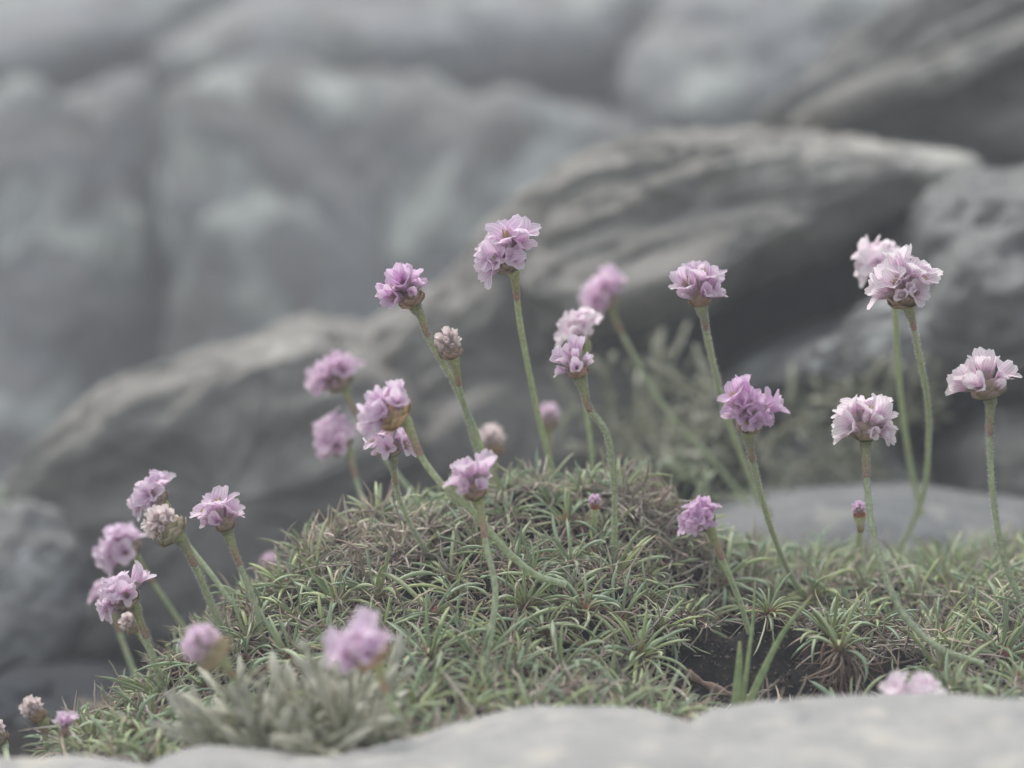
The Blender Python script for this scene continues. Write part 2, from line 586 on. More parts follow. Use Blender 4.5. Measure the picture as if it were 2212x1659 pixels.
# ------------------------------------------------------------------ boulders
def rock(name, label, outline, centre, d, tf, tb, mat, lean=0.0, e=0.55, disp=0.01, freq=9.0, nu=120, nv=56, aniso=(1, 1, 1), tilt=0.0, group=None, yaw=0.0, cat="rock"):
    """A closed boulder whose outline, seen from the front, is the given polygon; it bulges tf forwards and tb backwards."""
    c = np.array(P(centre[0], centre[1], d))
    pts = np.array([tuple(P(x, y, d)) for x, y in outline])
    rel = pts - c
    ex = np.array(RT)
    eu = np.array(UP)
    ang = np.arctan2(rel @ eu, rel @ ex)
    rad = np.hypot(rel @ eu, rel @ ex)
    o = np.argsort(ang)
    ang, rad = ang[o], rad[o]
    ang = np.concatenate([ang[-3:] - 2 * math.pi, ang, ang[:3] + 2 * math.pi])
    rad = np.concatenate([rad[-3:], rad, rad[:3]])
    th = np.linspace(0, 2 * math.pi, nu, endpoint=False) - math.pi
    # straight edges between outline points, in cartesian space, then a light smoothing
    R = np.empty(nu)
    for i, t in enumerate(th):
        k = int(np.searchsorted(ang, t)) - 1
        a0, a1, r0, r1 = ang[k], ang[k + 1], rad[k], rad[k + 1]
        den = r0 * math.sin(t - a0) + r1 * math.sin(a1 - t)
        R[i] = r0 * r1 * math.sin(a1 - a0) / den if abs(den) > 1e-9 else r0
    for _ in range(2):
        R = (np.roll(R, 1) + 2 * R + np.roll(R, -1)) / 4
    ph = np.linspace(0, 1, nv)
    ph = (ph + 0.12 * np.sin(2 * math.pi * ph) / (2 * math.pi) * -1) * math.pi
    ph[0], ph[-1] = 1e-7, math.pi - 1e-7
    lat = np.sin(ph) ** e
    co = np.cos(ph)
    dep = np.where(co > 0, -tf, tb) * np.abs(co) ** 0.9
    Vv = np.empty((nv, nu, 3))
    fw = np.array(FWD)
    seed = Vector((sum(map(ord, label)) * 0.37 % 17, len(label) * 1.7, centre[0] * 0.013))
    for i in range(nv):
        lx = R * lat[i] * np.cos(th)
        lz = R * lat[i] * np.sin(th)
        dd = dep[i] + lean * lz + yaw * lx
        Vv[i] = c + lx[:, None] * ex + lz[:, None] * eu + dd[:, None] * fw
    Vv = Vv.reshape(-1, 3)
    ct, st_ = math.cos(tilt), math.sin(tilt)
    noi = np.empty(len(Vv))
    for i in range(len(Vv)):
        q = Vv[i] - c
        a = Vector(((q[0] * ct + q[2] * st_) * aniso[0], q[1] * aniso[1], (-q[0] * st_ + q[2] * ct) * aniso[2]))
        n = mnoise.fractal(a * freq + seed, 0.7, 2.1, 6) + 0.7 * mnoise.ridged_multi_fractal(a * freq * 0.6 + seed, 1.0, 2.0, 3, 1.0, 2.0) - 0.4
        noi[i] = n
    noi = (noi - noi.mean()) / noi.std()
    q = Vv - c
    Vv = Vv + q / (np.linalg.norm(q, axis=1, keepdims=True) + 1e-9) * (disp * 0.36 * np.clip(noi, -2.5, 2.2))[:, None]
    idx = np.arange(nv * nu).reshape(nv, nu)
    j = np.roll(np.arange(nu), -1)
    F = np.stack([idx[:-1, :], idx[1:, :], idx[1:, j], idx[:-1, j]], -1).reshape(-1, 4)
    me = fastmesh(name, Vv - c, F, mat)
    ob = link(name, me)
    ob.location = Vector(c)
    return tag(ob, label, cat, group)


# far boulders
rock("boulder", "large rounded blue grey boulder with a pale curved rim behind the flowers",
     [(345, 320), (390, 235), (450, 195), (600, 170), (760, 185), (950, 190), (1150, 205), (1300, 260), (1400, 360), (1420, 700), (1200, 1000), (700, 1050), (420, 1000), (345, 700), (335, 480)],
     (850, 600), 2.3, 0.14, 0.6, M_blue, lean=0.3, disp=0.05, freq=5, e=0.34)
rock("boulder", "grey boulder with pale lichen patches at the far left edge",
     [(-300, 260), (-100, 170), (150, 150), (280, 190), (310, 330), (320, 600), (330, 900), (250, 1200), (-300, 1250)],
     (40, 600), 2.45, 0.14, 0.5, M_blue, lean=0.55, disp=0.06, freq=4.5, e=0.45)
rock("boulder", "broad smooth blue grey rock slab across the top left",
     [(-500, 60), (-200, -100), (300, -160), (560, -120), (480, 0), (350, 130), (100, 210), (-400, 260)],
     (50, 40), 3.25, 0.15, 0.4, M_far, lean=1.5, disp=0.06, freq=2.5)
rock("boulder", "wide pale blue grey rock along the top centre",
     [(380, 130), (520, 20), (700, -120), (1300, -160), (1500, -80), (1480, 60), (1300, 160), (1000, 190), (700, 200), (450, 200)],
     (950, 50), 3.15, 0.15, 0.4, M_far, lean=1.5, disp=0.06, freq=2.5)
rock("boulder", "blurred pale grey rock at the top right behind the long slab",
     [(1380, 60), (1500, -60), (1800, -140), (2100, -100), (2050, 60), (1900, 180), (1700, 280), (1450, 330), (1350, 200)],
     (1700, 80), 2.9, 0.14, 0.4, M_far, lean=1.4, disp=0.06, freq=3)
# the ridge running up from lower left to the right
rock("ridge_rock", "long dark ridge rock with a pale lit upper edge sloping down to the left",
     [(20, 1150), (65, 1040), (145, 950), (245, 870), (340, 818), (470, 790), (620, 715), (760, 690), (900, 760), (1050, 900), (1120, 1130), (1000, 1330), (600, 1420), (200, 1450), (20, 1330)],
     (560, 1050), 1.25, 0.16, 0.35, M_ridge, lean=0.12, disp=0.026, freq=9, aniso=(0.45, 1, 1.4), tilt=0.42, e=0.36, nu=170, nv=80)
rock("ridge_rock", "dark slanting rock face with pale grey band below the tallest centre flower",
     [(740, 760), (800, 690), (900, 620), (1000, 540), (1120, 440), (1300, 480), (1450, 700), (1500, 950), (1400, 1150), (1000, 1180), (820, 950)],
     (1130, 820), 1.22, 0.13, 0.3, M_ridge, lean=0.1, disp=0.022, freq=10, aniso=(0.45, 1, 1.4), tilt=0.6, e=0.4, nu=150, nv=70)
rock("ridge_rock", "long flat topped grey slab jutting right behind the flowers",
     [(1050, 520), (1130, 430), (1210, 375), (1350, 310), (1500, 280), (1640, 268), (1750, 300), (1900, 318), (2020, 335), (2085, 358), (2090, 392), (1980, 440), (1850, 490), (1740, 545), (1600, 590), (1480, 680), (1250, 740), (1100, 640)],
     (1480, 470), 1.15, 0.11, 0.3, M_ridge, lean=0.4, disp=0.024, freq=12, aniso=(0.4, 1, 2.2), tilt=0.3, e=0.42, nu=190, nv=90)
rock("ridge_rock", "dark layered rock with bright upper edges in the upper right corner",
     [(1640, 275), (1760, 200), (1850, 130), (1980, 60), (2120, -20), (2350, -120), (2500, 200), (2450, 420), (2150, 430), (1950, 330), (1780, 310)],
     (2050, 220), 1.5, 0.13, 0.3, M_slab, lean=0.3, disp=0.045, freq=9, aniso=(0.35, 1, 2.4), tilt=0.5, e=0.42, nu=170, nv=80)
rock("ridge_rock", "pale strip of rock lying on the dark layered rock in the upper right",
     [(1690, 262), (1800, 200), (1920, 150), (2060, 100), (2250, 10), (2400, 0), (2350, 60), (2220, 105), (2050, 175), (1920, 215), (1800, 262), (1720, 290)],
     (2020, 145), 1.36, 0.03, 0.1, M_ridge, lean=0.6, disp=0.01, freq=10, aniso=(0.35, 1, 2.0), tilt=0.5, e=0.6)
rock("boulder", "lichen spotted grey boulder at the right edge behind the tall flowers",
     [(1975, 520), (2020, 450), (2100, 400), (2212, 360), (2400, 350), (2500, 600), (2420, 800), (2250, 830), (2050, 800), (1960, 700), (1940, 600)],
     (2190, 600), 1.05, 0.10, 0.25, M_lich, lean=0.45, disp=0.025, freq=14, e=0.55)
rock("boulder", "low lichen spotted grey rock under the long slab",
     [(1580, 850), (1640, 780), (1720, 730), (1820, 685), (1920, 660), (2050, 670), (2100, 760), (2000, 830), (1800, 860), (1620, 870)],
     (1830, 740), 1.04, 0.05, 0.15, M_lich, lean=0.5, disp=0.025, freq=16, e=0.6)
rock("boulder", "shadowed grey rock at the right edge beside the pale open flower",
     [(2080, 960), (2150, 900), (2260, 880), (2400, 900), (2400, 1100), (2200, 1120), (2060, 1080)],
     (2250, 1000), 0.98, 0.06, 0.2, M_slab, lean=0.4, disp=0.012, freq=12)
rock("boulder", "dull grey rock in the gap behind the two pale right flowers",
     [(1680, 1000), (1760, 930), (1900, 960), (2000, 1020), (2020, 1120), (1800, 1160), (1650, 1120)],
     (1840, 1040), 1.02, 0.04, 0.15, M_slab, lean=0.4, disp=0.012, freq=12)
rock("boulder", "smooth pale speckled boulder behind the right hand cushion",
     [(1480, 1170), (1560, 1110), (1680, 1075), (1850, 1058), (2000, 1055), (2120, 1072), (2280, 1085), (2450, 1120), (2500, 1300), (2200, 1380), (1700, 1380), (1500, 1300)],
     (1950, 1210), 0.90, 0.07, 0.16, M_pale, lean=0.7, disp=0.005, freq=14, e=0.6)
rock("boulder", "mottled green grey rock low at the left edge",
     [(-150, 1180), (0, 1080), (120, 1090), (210, 1200), (230, 1330), (150, 1420), (-150, 1450)],
     (40, 1270), 1.05, 0.05, 0.12, M_lich, lean=0.4, disp=0.02, freq=12)
rock("boulder", "dark rock at the left edge above the small buds",
     [(-200, 1520), (0, 1480), (150, 1490), (300, 1530), (420, 1580), (300, 1680), (-200, 1700)],
     (60, 1570), 0.92, 0.05, 0.12, M_dark, lean=0.5, disp=0.01, freq=12)
rock("boulder", "large dark shadowed rock closing the crevices behind the right hand flowers",
     [(1280, 820), (1450, 640), (1700, 520), (2000, 440), (2400, 420), (2600, 700), (2600, 1100), (2300, 1260), (1500, 1260), (1300, 1100)],
     (1900, 850), 1.32, 0.07, 0.2, M_dark, lean=0.1, disp=0.02, freq=9)  # added to fill the gaps; the crevice shade is in its colour
# rocks right in front of the camera
rock("front_rock", "pale smooth rock at the bottom left corner",
     [(-250, 1700), (-100, 1676), (60, 1676), (170, 1668), (240, 1676), (320, 1690), (420, 1720), (440, 2050), (-250, 2050)],
     (40, 1800), 0.475, 0.09, 0.03, M_front, lean=0.65, disp=0.0035, freq=16, e=0.5, nv=70)
rock("front_rock", "pale grey rock with rounded top across the bottom centre",
     [(240, 1720), (360, 1640), (470, 1636), (560, 1664), (690, 1664), (800, 1644), (930, 1626), (1050, 1590), (1180, 1564), (1330, 1560), (1440, 1566), (1500, 1585), (1600, 1600), (1700, 1680), (1750, 2100), (240, 2100)],
     (930, 1850), 0.483, 0.09, 0.03, M_front, lean=0.65, disp=0.0035, freq=16, e=0.5, nu=180, nv=70)
rock("front_rock", "pale grey rock across the bottom right corner",
     [(1360, 1720), (1440, 1640), (1510, 1592), (1560, 1574), (1680, 1564), (1800, 1560), (2000, 1556), (2130, 1548), (2300, 1540), (2500, 1570), (2550, 2100), (1340, 2100)],
     (1980, 1850), 0.473, 0.09, 0.03, M_front, lean=0.65, disp=0.0035, freq=16, e=0.5, nu=180, nv=70)

# ------------------------------------------------------------------ thrift cushions
LEAFN = 30


def blade_line(n, s, length, bend0, bend1, wob=0.12):
    """n centre lines starting along +Z and bending towards +X; lengths and bends are arrays."""
    t = np.linspace(0, 1, s)
    side = rng.normal(0, wob, (n, 1)) * t[None, :] ** 1.3 * 2
    th = bend0[:, None] + (bend1 - bend0)[:, None] * t[None, :] ** 1.4
    dx, dz = np.sin(th), np.cos(th)
    dy = side
    D = nrm(np.stack([dx, dy, dz], -1)) * (length[:, None, None] / (s - 1))
    C = np.zeros((n, s, 3))
    C[:, 1:] = np.cumsum((D[:, 1:] + D[:, :-1]) / 2, axis=1)
    return C


def taper(s, tip=0.10, p=0.8):
    t = np.linspace(0, 1, s)
    w = np.clip(0.75 + 0.8 * t, 0, 1) * np.where(t > 0.72, 1 - (1 - tip) * ((t - 0.72) / 0.28) ** 1.8, 1.0)
    return w


leaf_protos = []
for i in range(LEAFN):
    L_ = np.array([random.uniform(0.7, 1.15)])
    b1 = np.array([random.uniform(0.2, 2.5)])
    C = blade_line(1, 9, L_ * 0.0150, np.array([0.0]), b1, 0.2)
    Wd = taper(9)[None] * random.uniform(0.00046, 0.00064)
    V, F, UV = sweep(C, Wd, np.array([[1.0, 0, 0.2]]), 5, 0.55)
    leaf_protos.append((float(b1[0]), fastmesh("leaf", V, F, M_leaf, UV, np.full((len(V), 3), random.random() * 0.4))))
leaf_protos.sort(key=lambda a: a[0])


def rosette_spec(n, spread):
    """Angles of the leaves of a rosette: azimuth, tilt, length scale, prototype."""
    out = []
    for k in range(n):
        f = (k + 0.5) / n
        az = k * 2.39996 + random.uniform(-0.3, 0.3)
        tilt = (0.10 + spread * f ** 0.9) + random.uniform(-0.12, 0.12)
        sc = random.uniform(0.8, 1.15) * (0.65 + 0.5 * min(1, f * 1.8))
        pr = int(min(LEAFN - 1, max(0, random.gauss(f * LEAFN * 0.75, 6))))
        out.append((az, tilt, sc, pr))
    return out


def crown_mesh():
    """The reddish heart of a rosette with its skirt of withered leaves."""
    n = 18
    a = rng.uniform(0, 2 * math.pi, n)
    C = blade_line(n, 6, rng.uniform(0.006, 0.014, n), rng.uniform(1.2, 1.9, n), rng.uniform(1.9, 3.0, n))
    x, y = C[..., 0].copy(), C[..., 1].copy()
    C[..., 0] = x * np.cos(a)[:, None] - y * np.sin(a)[:, None]
    C[..., 1] = x * np.sin(a)[:, None] + y * np.cos(a)[:, None]
    W_ = taper(6)[None] * rng.uniform(0.0003, 0.0005, (n, 1))
    V1, F1, U1 = sweep(C, W_, np.stack([np.cos(a), np.sin(a), np.full(n, .5)], -1), 4, 0.4)
    pal = np.array([(0.34, 0.27, 0.22), (0.27, 0.21, 0.17), (0.40, 0.33, 0.27), (0.30, 0.19, 0.15)])
    c1 = np.repeat(pal[rng.integers(0, 4, n)], 6 * 4, axis=0)
    # heart
    m = 9
    a2 = rng.uniform(0, 2 * math.pi, m)
    C2 = blade_line(m, 5, rng.uniform(0.003, 0.005, m), rng.uniform(0.1, 0.9, m), rng.uniform(0.3, 1.0, m))
    x, y = C2[..., 0].copy(), C2[..., 1].copy()
    C2[..., 0] = x * np.cos(a2)[:, None] - y * np.sin(a2)[:, None]
    C2[..., 1] = x * np.sin(a2)[:, None] + y * np.cos(a2)[:, None]
    C2[..., 2] -= 0.0008
    V2, F2, U2 = sweep(C2, np.array([[.0009, .0010, .0008, .0005, .0001]]) * np.ones((m, 1)), np.stack([np.cos(a2), np.sin(a2), np.zeros(m)], -1), 5, 0.7)
    c2 = np.repeat(np.array([(0.36, 0.14, 0.14), (0.34, 0.20, 0.15), (0.32, 0.30, 0.18)])[rng.integers(0, 3, m)], 5 * 5, axis=0)
    return fastmesh("rosette", np.concatenate([V1, V2]), np.concatenate([F1, F2 + len(V1)]), M_dead, np.concatenate([U1, U2]), np.concatenate([c1, c2]))


crowns = [crown_mesh() for _ in range(8)]


def leaf_matrix(az, tilt, sc):
    return (Matrix.Rotation(az, 4, 'Z') @ Matrix.Translation((0.0006, 0, 0)) @ Matrix.Rotation(tilt, 4, 'Y') @
            Matrix.Rotation(random.uniform(-0.5, 0.5), 4, 'Z') @ Matrix.Scale(sc, 4))


def joined_rosette():
    Vs, Fs, Us, Cs, o = [], [], [], [], 0
    for az, tilt, sc, pr in rosette_spec(17, 1.15):
        me = leaf_protos[pr][1]
        nv = len(me.vertices)
        co = np.empty(nv * 3, dtype=np.float32)
        me.vertices.foreach_get("co", co)
        co = co.reshape(-1, 3)
        M4 = np.array(leaf_matrix(az, tilt, sc))
        Vs.append(co @ M4[:3, :3].T + M4[:3, 3])
        idx = np.arange(nv).reshape(9, 5)
        j = np.roll(np.arange(5), -1)
        Fs.append(np.stack([idx[:-1, :], idx[:-1, j], idx[1:, j], idx[1:, :]], -1).reshape(-1, 4) + o)
        Us.append(np.stack([np.tile(np.arange(5) / 5, 9), np.repeat(np.arange(9) / 8, 5)], -1))
        Cs.append(np.full((nv, 3), random.random()))
        o += nv
    return fastmesh("rosette", np.concatenate(Vs), np.concatenate(Fs), M_leaf, np.concatenate(Us), np.concatenate(Cs))


joined = [joined_rosette() for _ in range(10)]


def cushion(label, origin_px):
    d = hit(*origin_px)
    o = link("thrift_cushion", None)
    p = P(origin_px[0], origin_px[1], d)
    o.location = p
    return tag(o, label, "cushion plant", "thrift cushions")


main_c = cushion("large domed thrift cushion of narrow green leaves filling the lower centre", (1000, 1400))
right_c = cushion("smaller thrift cushion with red hearted rosette in the lower right corner", (2160, 1440))
ledge_c = cushion("loose thrift cushion on the ledge above the dark hollow", (1750, 1290))


def add_rosette(parent, x, y, size=1.0, full=True, n=None, normal=None, z=None, spread=1.15):
    nn = normal or (gnormal(x, y) * 0.75 + Vector((random.uniform(-.3, .3), random.uniform(-.45, .15), 0.55))).normalized()
    zz = ground(np.array([x]), np.array([y]))[0] + 0.002 if z is None else z
    M = Matrix.Translation(Vector((x, y, zz)) - parent.location) @ nn.to_track_quat('Z', 'Y').to_matrix().to_4x4() @ Matrix.Rotation(random.uniform(0, 6.28), 4, 'Z') @ Matrix.Scale(size, 4)
    if not full:
        return link("rosette", random.choice(joined), parent, M)
    r = link("rosette", random.choice(crowns), parent, M)
    for az, tilt, sc, pr in rosette_spec(n or random.randint(11, 19), spread):
        link("leaf", leaf_protos[pr][1], r, leaf_matrix(az, tilt, sc))
    return r


bare = [(830, 1195, 95, 45), (880, 1262, 90, 42), (1240, 1385, 45, 22), (1405, 1150, 50, 50), (1620, 1440, 140, 70), (1850, 1480, 120, 60), (1480, 1480, 80, 80), (1440, 1290, 50, 45), (1650, 1500, 215, 115), (1880, 1475, 150, 95), (1960, 1440, 60, 60), (600, 1480, 70, 25), (1150, 1480, 50, 25), (1050, 1330, 55, 30), (1740, 1360, 90, 35)]
placed = []


def owner(px):
    return main_c if px < 1510 else (ledge_c if px < 1990 else right_c)


def try_place(x, y, mind):
    for (a, b) in placed:
        if (a - x) ** 2 + (b - y) ** 2 < mind * mind:
            return False
    return True


named = [(1035, 1465, 1.15), (1225, 1325, 1.2), (1330, 1265, 1.15), (1310, 1180, 1.0), (1560, 1290, 1.15), (1760, 1310, 1.1), (1870, 1290, 1.1), (2165, 1440, 1.35), (2120, 1310, 1.1),
         (900, 1230, .95), (720, 1330, 1.1), (330, 1580, 1.1), (540, 1400, 1.1), (1200, 1250, 1.0), (620, 1290, 1.0), (660, 1205, .9), (1380, 1440, 1.2), (930, 1440, 1.15), (2080, 1230, 1.0)]
for px, py, s in named:
    d = hit(px, py)
    p = P(px, py, d)
    placed.append((p.x, p.y))
    add_rosette(owner(px), p.x, p.y, s, True, n=18)
counts = {main_c.name: 0, right_c.name: 0, ledge_c.name: 0}
cnt_full = 0
for k in range(9000):
    x = random.uniform(-0.17, 0.20)
    y = random.uniform(0.52, 0.80)
    z = float(ground(np.array([x]), np.array([y]))[0])
    px, py, d = to_px((x, y, z))
    if px < 150 or px > 2290 or py > 1670 or py < 950:
        continue
    if px < 1500 and y > 0.715:
        continue
    if px >= 1500 and y > 0.74 and random.random() < 0.5:
        continue
    if any(((px - a) / rx) ** 2 + ((py - b) / ry) ** 2 < 1 for a, b, rx, ry in bare):
        continue
    md = 0.0106 if d < 0.70 else 0.0098
    if lumps(x, y) < -0.0022:
        continue
    if not try_place(x, y, md):
        continue
    ow = owner(px)
    if counts[ow.name] >= 280:
        continue
    counts[ow.name] += 1
    placed.append((x, y))
    full = d < 0.668 and py < 1600
    cnt_full += full
    add_rosette(ow, x, y, random.uniform(0.75, 1.2), full)
print("rosettes", counts, cnt_full)

rosettes_done = True
# withered leaves matted between the rosettes
pal = np.array([(0.34, 0.31, 0.285), (0.27, 0.24, 0.22), (0.43, 0.40, 0.365), (0.27, 0.215, 0.19), (0.22, 0.19, 0.175), (0.38, 0.33, 0.27), (0.32, 0.33, 0.25), (0.28, 0.32, 0.22)])


def litter(parent, X, Y, label, L0=0.007, L1=0.019, wid=0.00034, droop=None, lift=0.0035, fade=1.0):
    n = len(X)
    s = 8
    Z = ground(X, Y)
    e = 0.004
    nx = -(ground(X + e, Y) - ground(X - e, Y)) / (2 * e)
    ny = -(ground(X, Y + e) - ground(X, Y - e)) / (2 * e)
    Nn = nrm(np.stack([nx, ny, np.ones(n)], -1))
    D = nrm(rng.normal(0, 1, (n, 3)) + Nn * 0.2)
    D = nrm(D - Nn * np.sum(D * Nn, -1, keepdims=True) * 0.75)
    curl = rng.normal(0, 0.42, (n, 3))
    g = np.array([0, 0, -1.0])
    Lg = rng.uniform(L0, L1, n)
    C = np.zeros((n, s, 3))
    C[:, 0] = np.stack([X, Y, Z], -1) + Nn * rng.uniform(-0.0005, lift, (n, 1))
    for i in range(1, s):
        C[:, i] = C[:, i - 1] + D * (Lg / (s - 1))[:, None]
        D = nrm(D + curl * 0.55 + rng.normal(0, 0.10, (n, 3)) + g * (0.06 if droop is None else droop))
    Wd = taper(s, 0.15)[None] * (wid * rng.uniform(0.6, 1.5, n))[:, None]
    V, F, UV = sweep(C, Wd, nrm(Nn + rng.normal(0, 0.5, (n, 3))), 3, 0.6)
    cc = 1.8 * pal[np.minimum(7, (rng.random(n) ** 1.2 * 8).astype(int))] * rng.uniform(0.55, 1.25, (n, 1)) * fade
    o = link("withered_leaves", fastmesh("withered_leaves", V - np.array(parent.location), F, M_dead, UV, np.repeat(cc, s * 3, axis=0)), parent)
    o["kind"] = "stuff"
    o["label"] = label
    return o


N_L = 60000
X = rng.uniform(-0.19, 0.20, N_L)
Y = rng.uniform(0.50, 0.80, N_L)
Z = ground(X, Y)
Q = np.stack([X, Y, Z], -1) - np.array(CAM)
dd = Q @ np.array(FWD)
PX = Q[:, 0] / dd / K * W2 + W2 / 2
PY = -(Q @ np.array(UP)) / dd / K * W2 + H2 / 2
ok = (PX > 150) & (PX < 2300) & (PY > 960) & (PY < 1700)
hole = np.zeros(N_L)
for a, b, rx, ry in [(1630, 1440, 185, 95), (1870, 1485, 150, 65), (1490, 1480, 90, 85), (890, 1262, 88, 36), (1150, 1480, 60, 22), (620, 1470, 60, 22), (1240, 1390, 45, 20), (1600, 1510, 200, 50), (1445, 1310, 60, 50), (1050, 1340, 40, 20)]:
    hole = np.maximum(hole, (((PX - a) / rx) ** 2 + ((PY - b) / ry) ** 2 < 1) * 1.0)
valley = np.clip((-lumps(X, Y) - 0.0006) / 0.0014, 0, 1)
keep = ok & (rng.random(N_L) > hole * 0.985) & (rng.random(N_L) > valley * 0.93) & (rng.random(N_L) < np.where(dd > 0.70, 0.5, 0.68))
for par, lo, hi in ((main_c, 0, 1510), (ledge_c, 1510, 1990), (right_c, 1990, 3000)):
    k = keep & (PX >= lo) & (PX < hi)
    litter(par, X[k], Y[k], "matted grey and brown withered leaves between the green rosettes")


def patch(parent, px, py, r, n, label, **kw):
    d = hit(px, py)
    p = P(px, py, d)
    a = rng.uniform(0, 2 * math.pi, n)
    q = r * np.sqrt(rng.random(n))
    return litter(parent, p.x + q * np.cos(a), p.y + q * np.sin(a) * 0.8, label, **kw)


patch(main_c, 800, 1180, 0.018, 900, "bare patch of dense pinkish grey dead leaves", L0=.006, L1=.016, lift=0.006, fade=1.15)
patch(main_c, 800, 1250, 0.010, 350, "small hanging tuft of dead leaf bases", L0=.006, L1=.015, lift=0.007, droop=0.3)
patch(main_c, 1400, 1150, 0.012, 450, "dead tuft of fine brown leaves", L0=.007, L1=.016, lift=0.007)
patch(ledge_c, 1720, 1340, 0.014, 90, "dead leaves hanging over the ledge", L0=.010, L1=.024, lift=0.006, droop=0.35)
patch(ledge_c, 1895, 1380, 0.016, 200, "dead leaves hanging over the ledge", L0=.010, L1=.024, lift=0.006, droop=0.3)
patch(main_c, 1440, 1290, 0.010, 90, "dead leaves hanging into the dark gap", L0=.010, L1=.026, lift=0.006, droop=0.3)


# ------------------------------------------------------------------ flower parts
def petal_mesh(openness, seed):
    r_ = random.Random(seed)
    nu_, nv_ = 5, 9
    Vt, UV = [], []
    r, z, th = 0.045, 0.0, 0.04
    cl = []
    o = openness + r_.uniform(-0.15, 0.15)
    for j in range(nv_):
        v = j / (nv_ - 1)
        cl.append((r, z, th))
        f = min(1, max(0, (v - 0.25) / 0.5))
        th = 0.06 + o * f * f * (3 - 2 * f)
        if v > 0.75:
            th += r_.uniform(-0.15, 0.3) * (v - 0.75) * 4
        r += math.sin(th) / (nv_ - 1)
        z += math.cos(th) / (nv_ - 1)
    Wm = r_.uniform(0.16, 0.225)
    cup = r_.uniform(0.15, 0.6)
    twist = r_.uniform(-0.25, 0.25)
    for j in range(nv_):
        v = j / (nv_ - 1)
        r, z, th = cl[j]
        if v < 0.45:
            w = 0.05 + (Wm * 0.75 - 0.05) * (v / 0.45) ** 1.6
        elif v < 0.75:
            w = Wm * (0.75 + 0.25 * math.sin((v - 0.45) / 0.30 * math.pi / 2))
        else:
            w = Wm * math.sqrt(max(0.0, 1 - ((v - 0.75) / 0.265) ** 2.4))
        for i in range(nu_):
            u = i / (nu_ - 1) * 2 - 1
            # cupping: side edges rise towards the flower's axis
            lift = cup * w * u * u
            notch = 0.03 * (1 - abs(u)) if j == nv_ - 1 else 0
            wave = 0.012 * math.sin(u * 4 + seed + v * 5) * v
            px_ = r - math.cos(th) * (lift + wave) - math.sin(th) * notch
            pz_ = z + math.sin(th) * (lift + wave) - math.cos(th) * notch
            Vt.append((px_, w * u + twist * (v ** 2) * 0.12, pz_))
            UV.append((i / (nu_ - 1), v))
    idx = np.arange(nu_ * nv_).reshape(nv_, nu_)
    F = np.stack([idx[:-1, :-1], idx[:-1, 1:], idx[1:, 1:], idx[1:, :-1]], -1).reshape(-1, 4)
    return fastmesh("petal", Vt, F, M_petal, UV)


petals = {k: [petal_mesh(o, i * 13 + int(o * 10)) for i in range(8)] for k, o in (("open", 1.02), ("half", 0.55), ("shut", 0.2))}


def lathe(name, prof, n, mat, ribs=0.0):
    Vt, UV = [], []
    for j, (r, z) in enumerate(prof):
        for i in range(n):
            a = i / n * 2 * math.pi
            rr = r * (1 + ribs * math.cos(a * 5))
            Vt.append((rr * math.cos(a), rr * math.sin(a), z))
            UV.append((i / n, j / (len(prof) - 1)))
    idx = np.arange(n * len(prof)).reshape(len(prof), n)
    jn = np.roll(np.arange(n), -1)
    F = np.stack([idx[:-1, :], idx[:-1, jn], idx[1:, jn], idx[1:, :]], -1).reshape(-1, 4)
    return fastmesh(name, Vt, F, mat, UV)


calyx_me = lathe("floret", [(0.015, -0.12), (0.05, 0.0), (0.075, 0.18), (0.10, 0.34), (0.145, 0.47), (0.13, 0.46), (0.06, 0.30)], 10, M_calyx, 0.12)
calyx_bud = lathe("floret_bud", [(0.015, -0.1), (0.07, 0.05), (0.12, 0.25), (0.14, 0.42), (0.12, 0.56), (0.05, 0.66), (0.002, 0.68)], 10, M_calyx, 0.10)
recept_me = lathe("receptacle", [(0.12, -0.02), (0.35, 0.04), (0.62, 0.22), (0.80, 0.50), (0.80, 0.75), (0.55, 0.92), (0.01, 1.0)], 18, M_bract, 0.02)


def stamen_mesh(seed):
    n = 5
    a = np.arange(n) / n * 2 * math.pi + seed
    C = blade_line(n, 5, np.full(n, 0.72), np.full(n, 0.02), rng.uniform(0.05, 0.35, n))
    x, y = C[..., 0].copy() + 0.02, C[..., 1].copy()
    C[..., 0] = x * np.cos(a)[:, None] - y * np.sin(a)[:, None]
    C[..., 1] = x * np.sin(a)[:, None] + y * np.cos(a)[:, None]
    V, F, UV = sweep(C, np.array([[.008, .008, .008, .03, .012]]) * np.ones((n, 1)), np.stack([np.cos(a), np.sin(a), np.zeros(n)], -1), 4, 1.0)
    return fastmesh("stamens", V, F, M_stamen, UV)


stamens = [stamen_mesh(i) for i in range(3)]


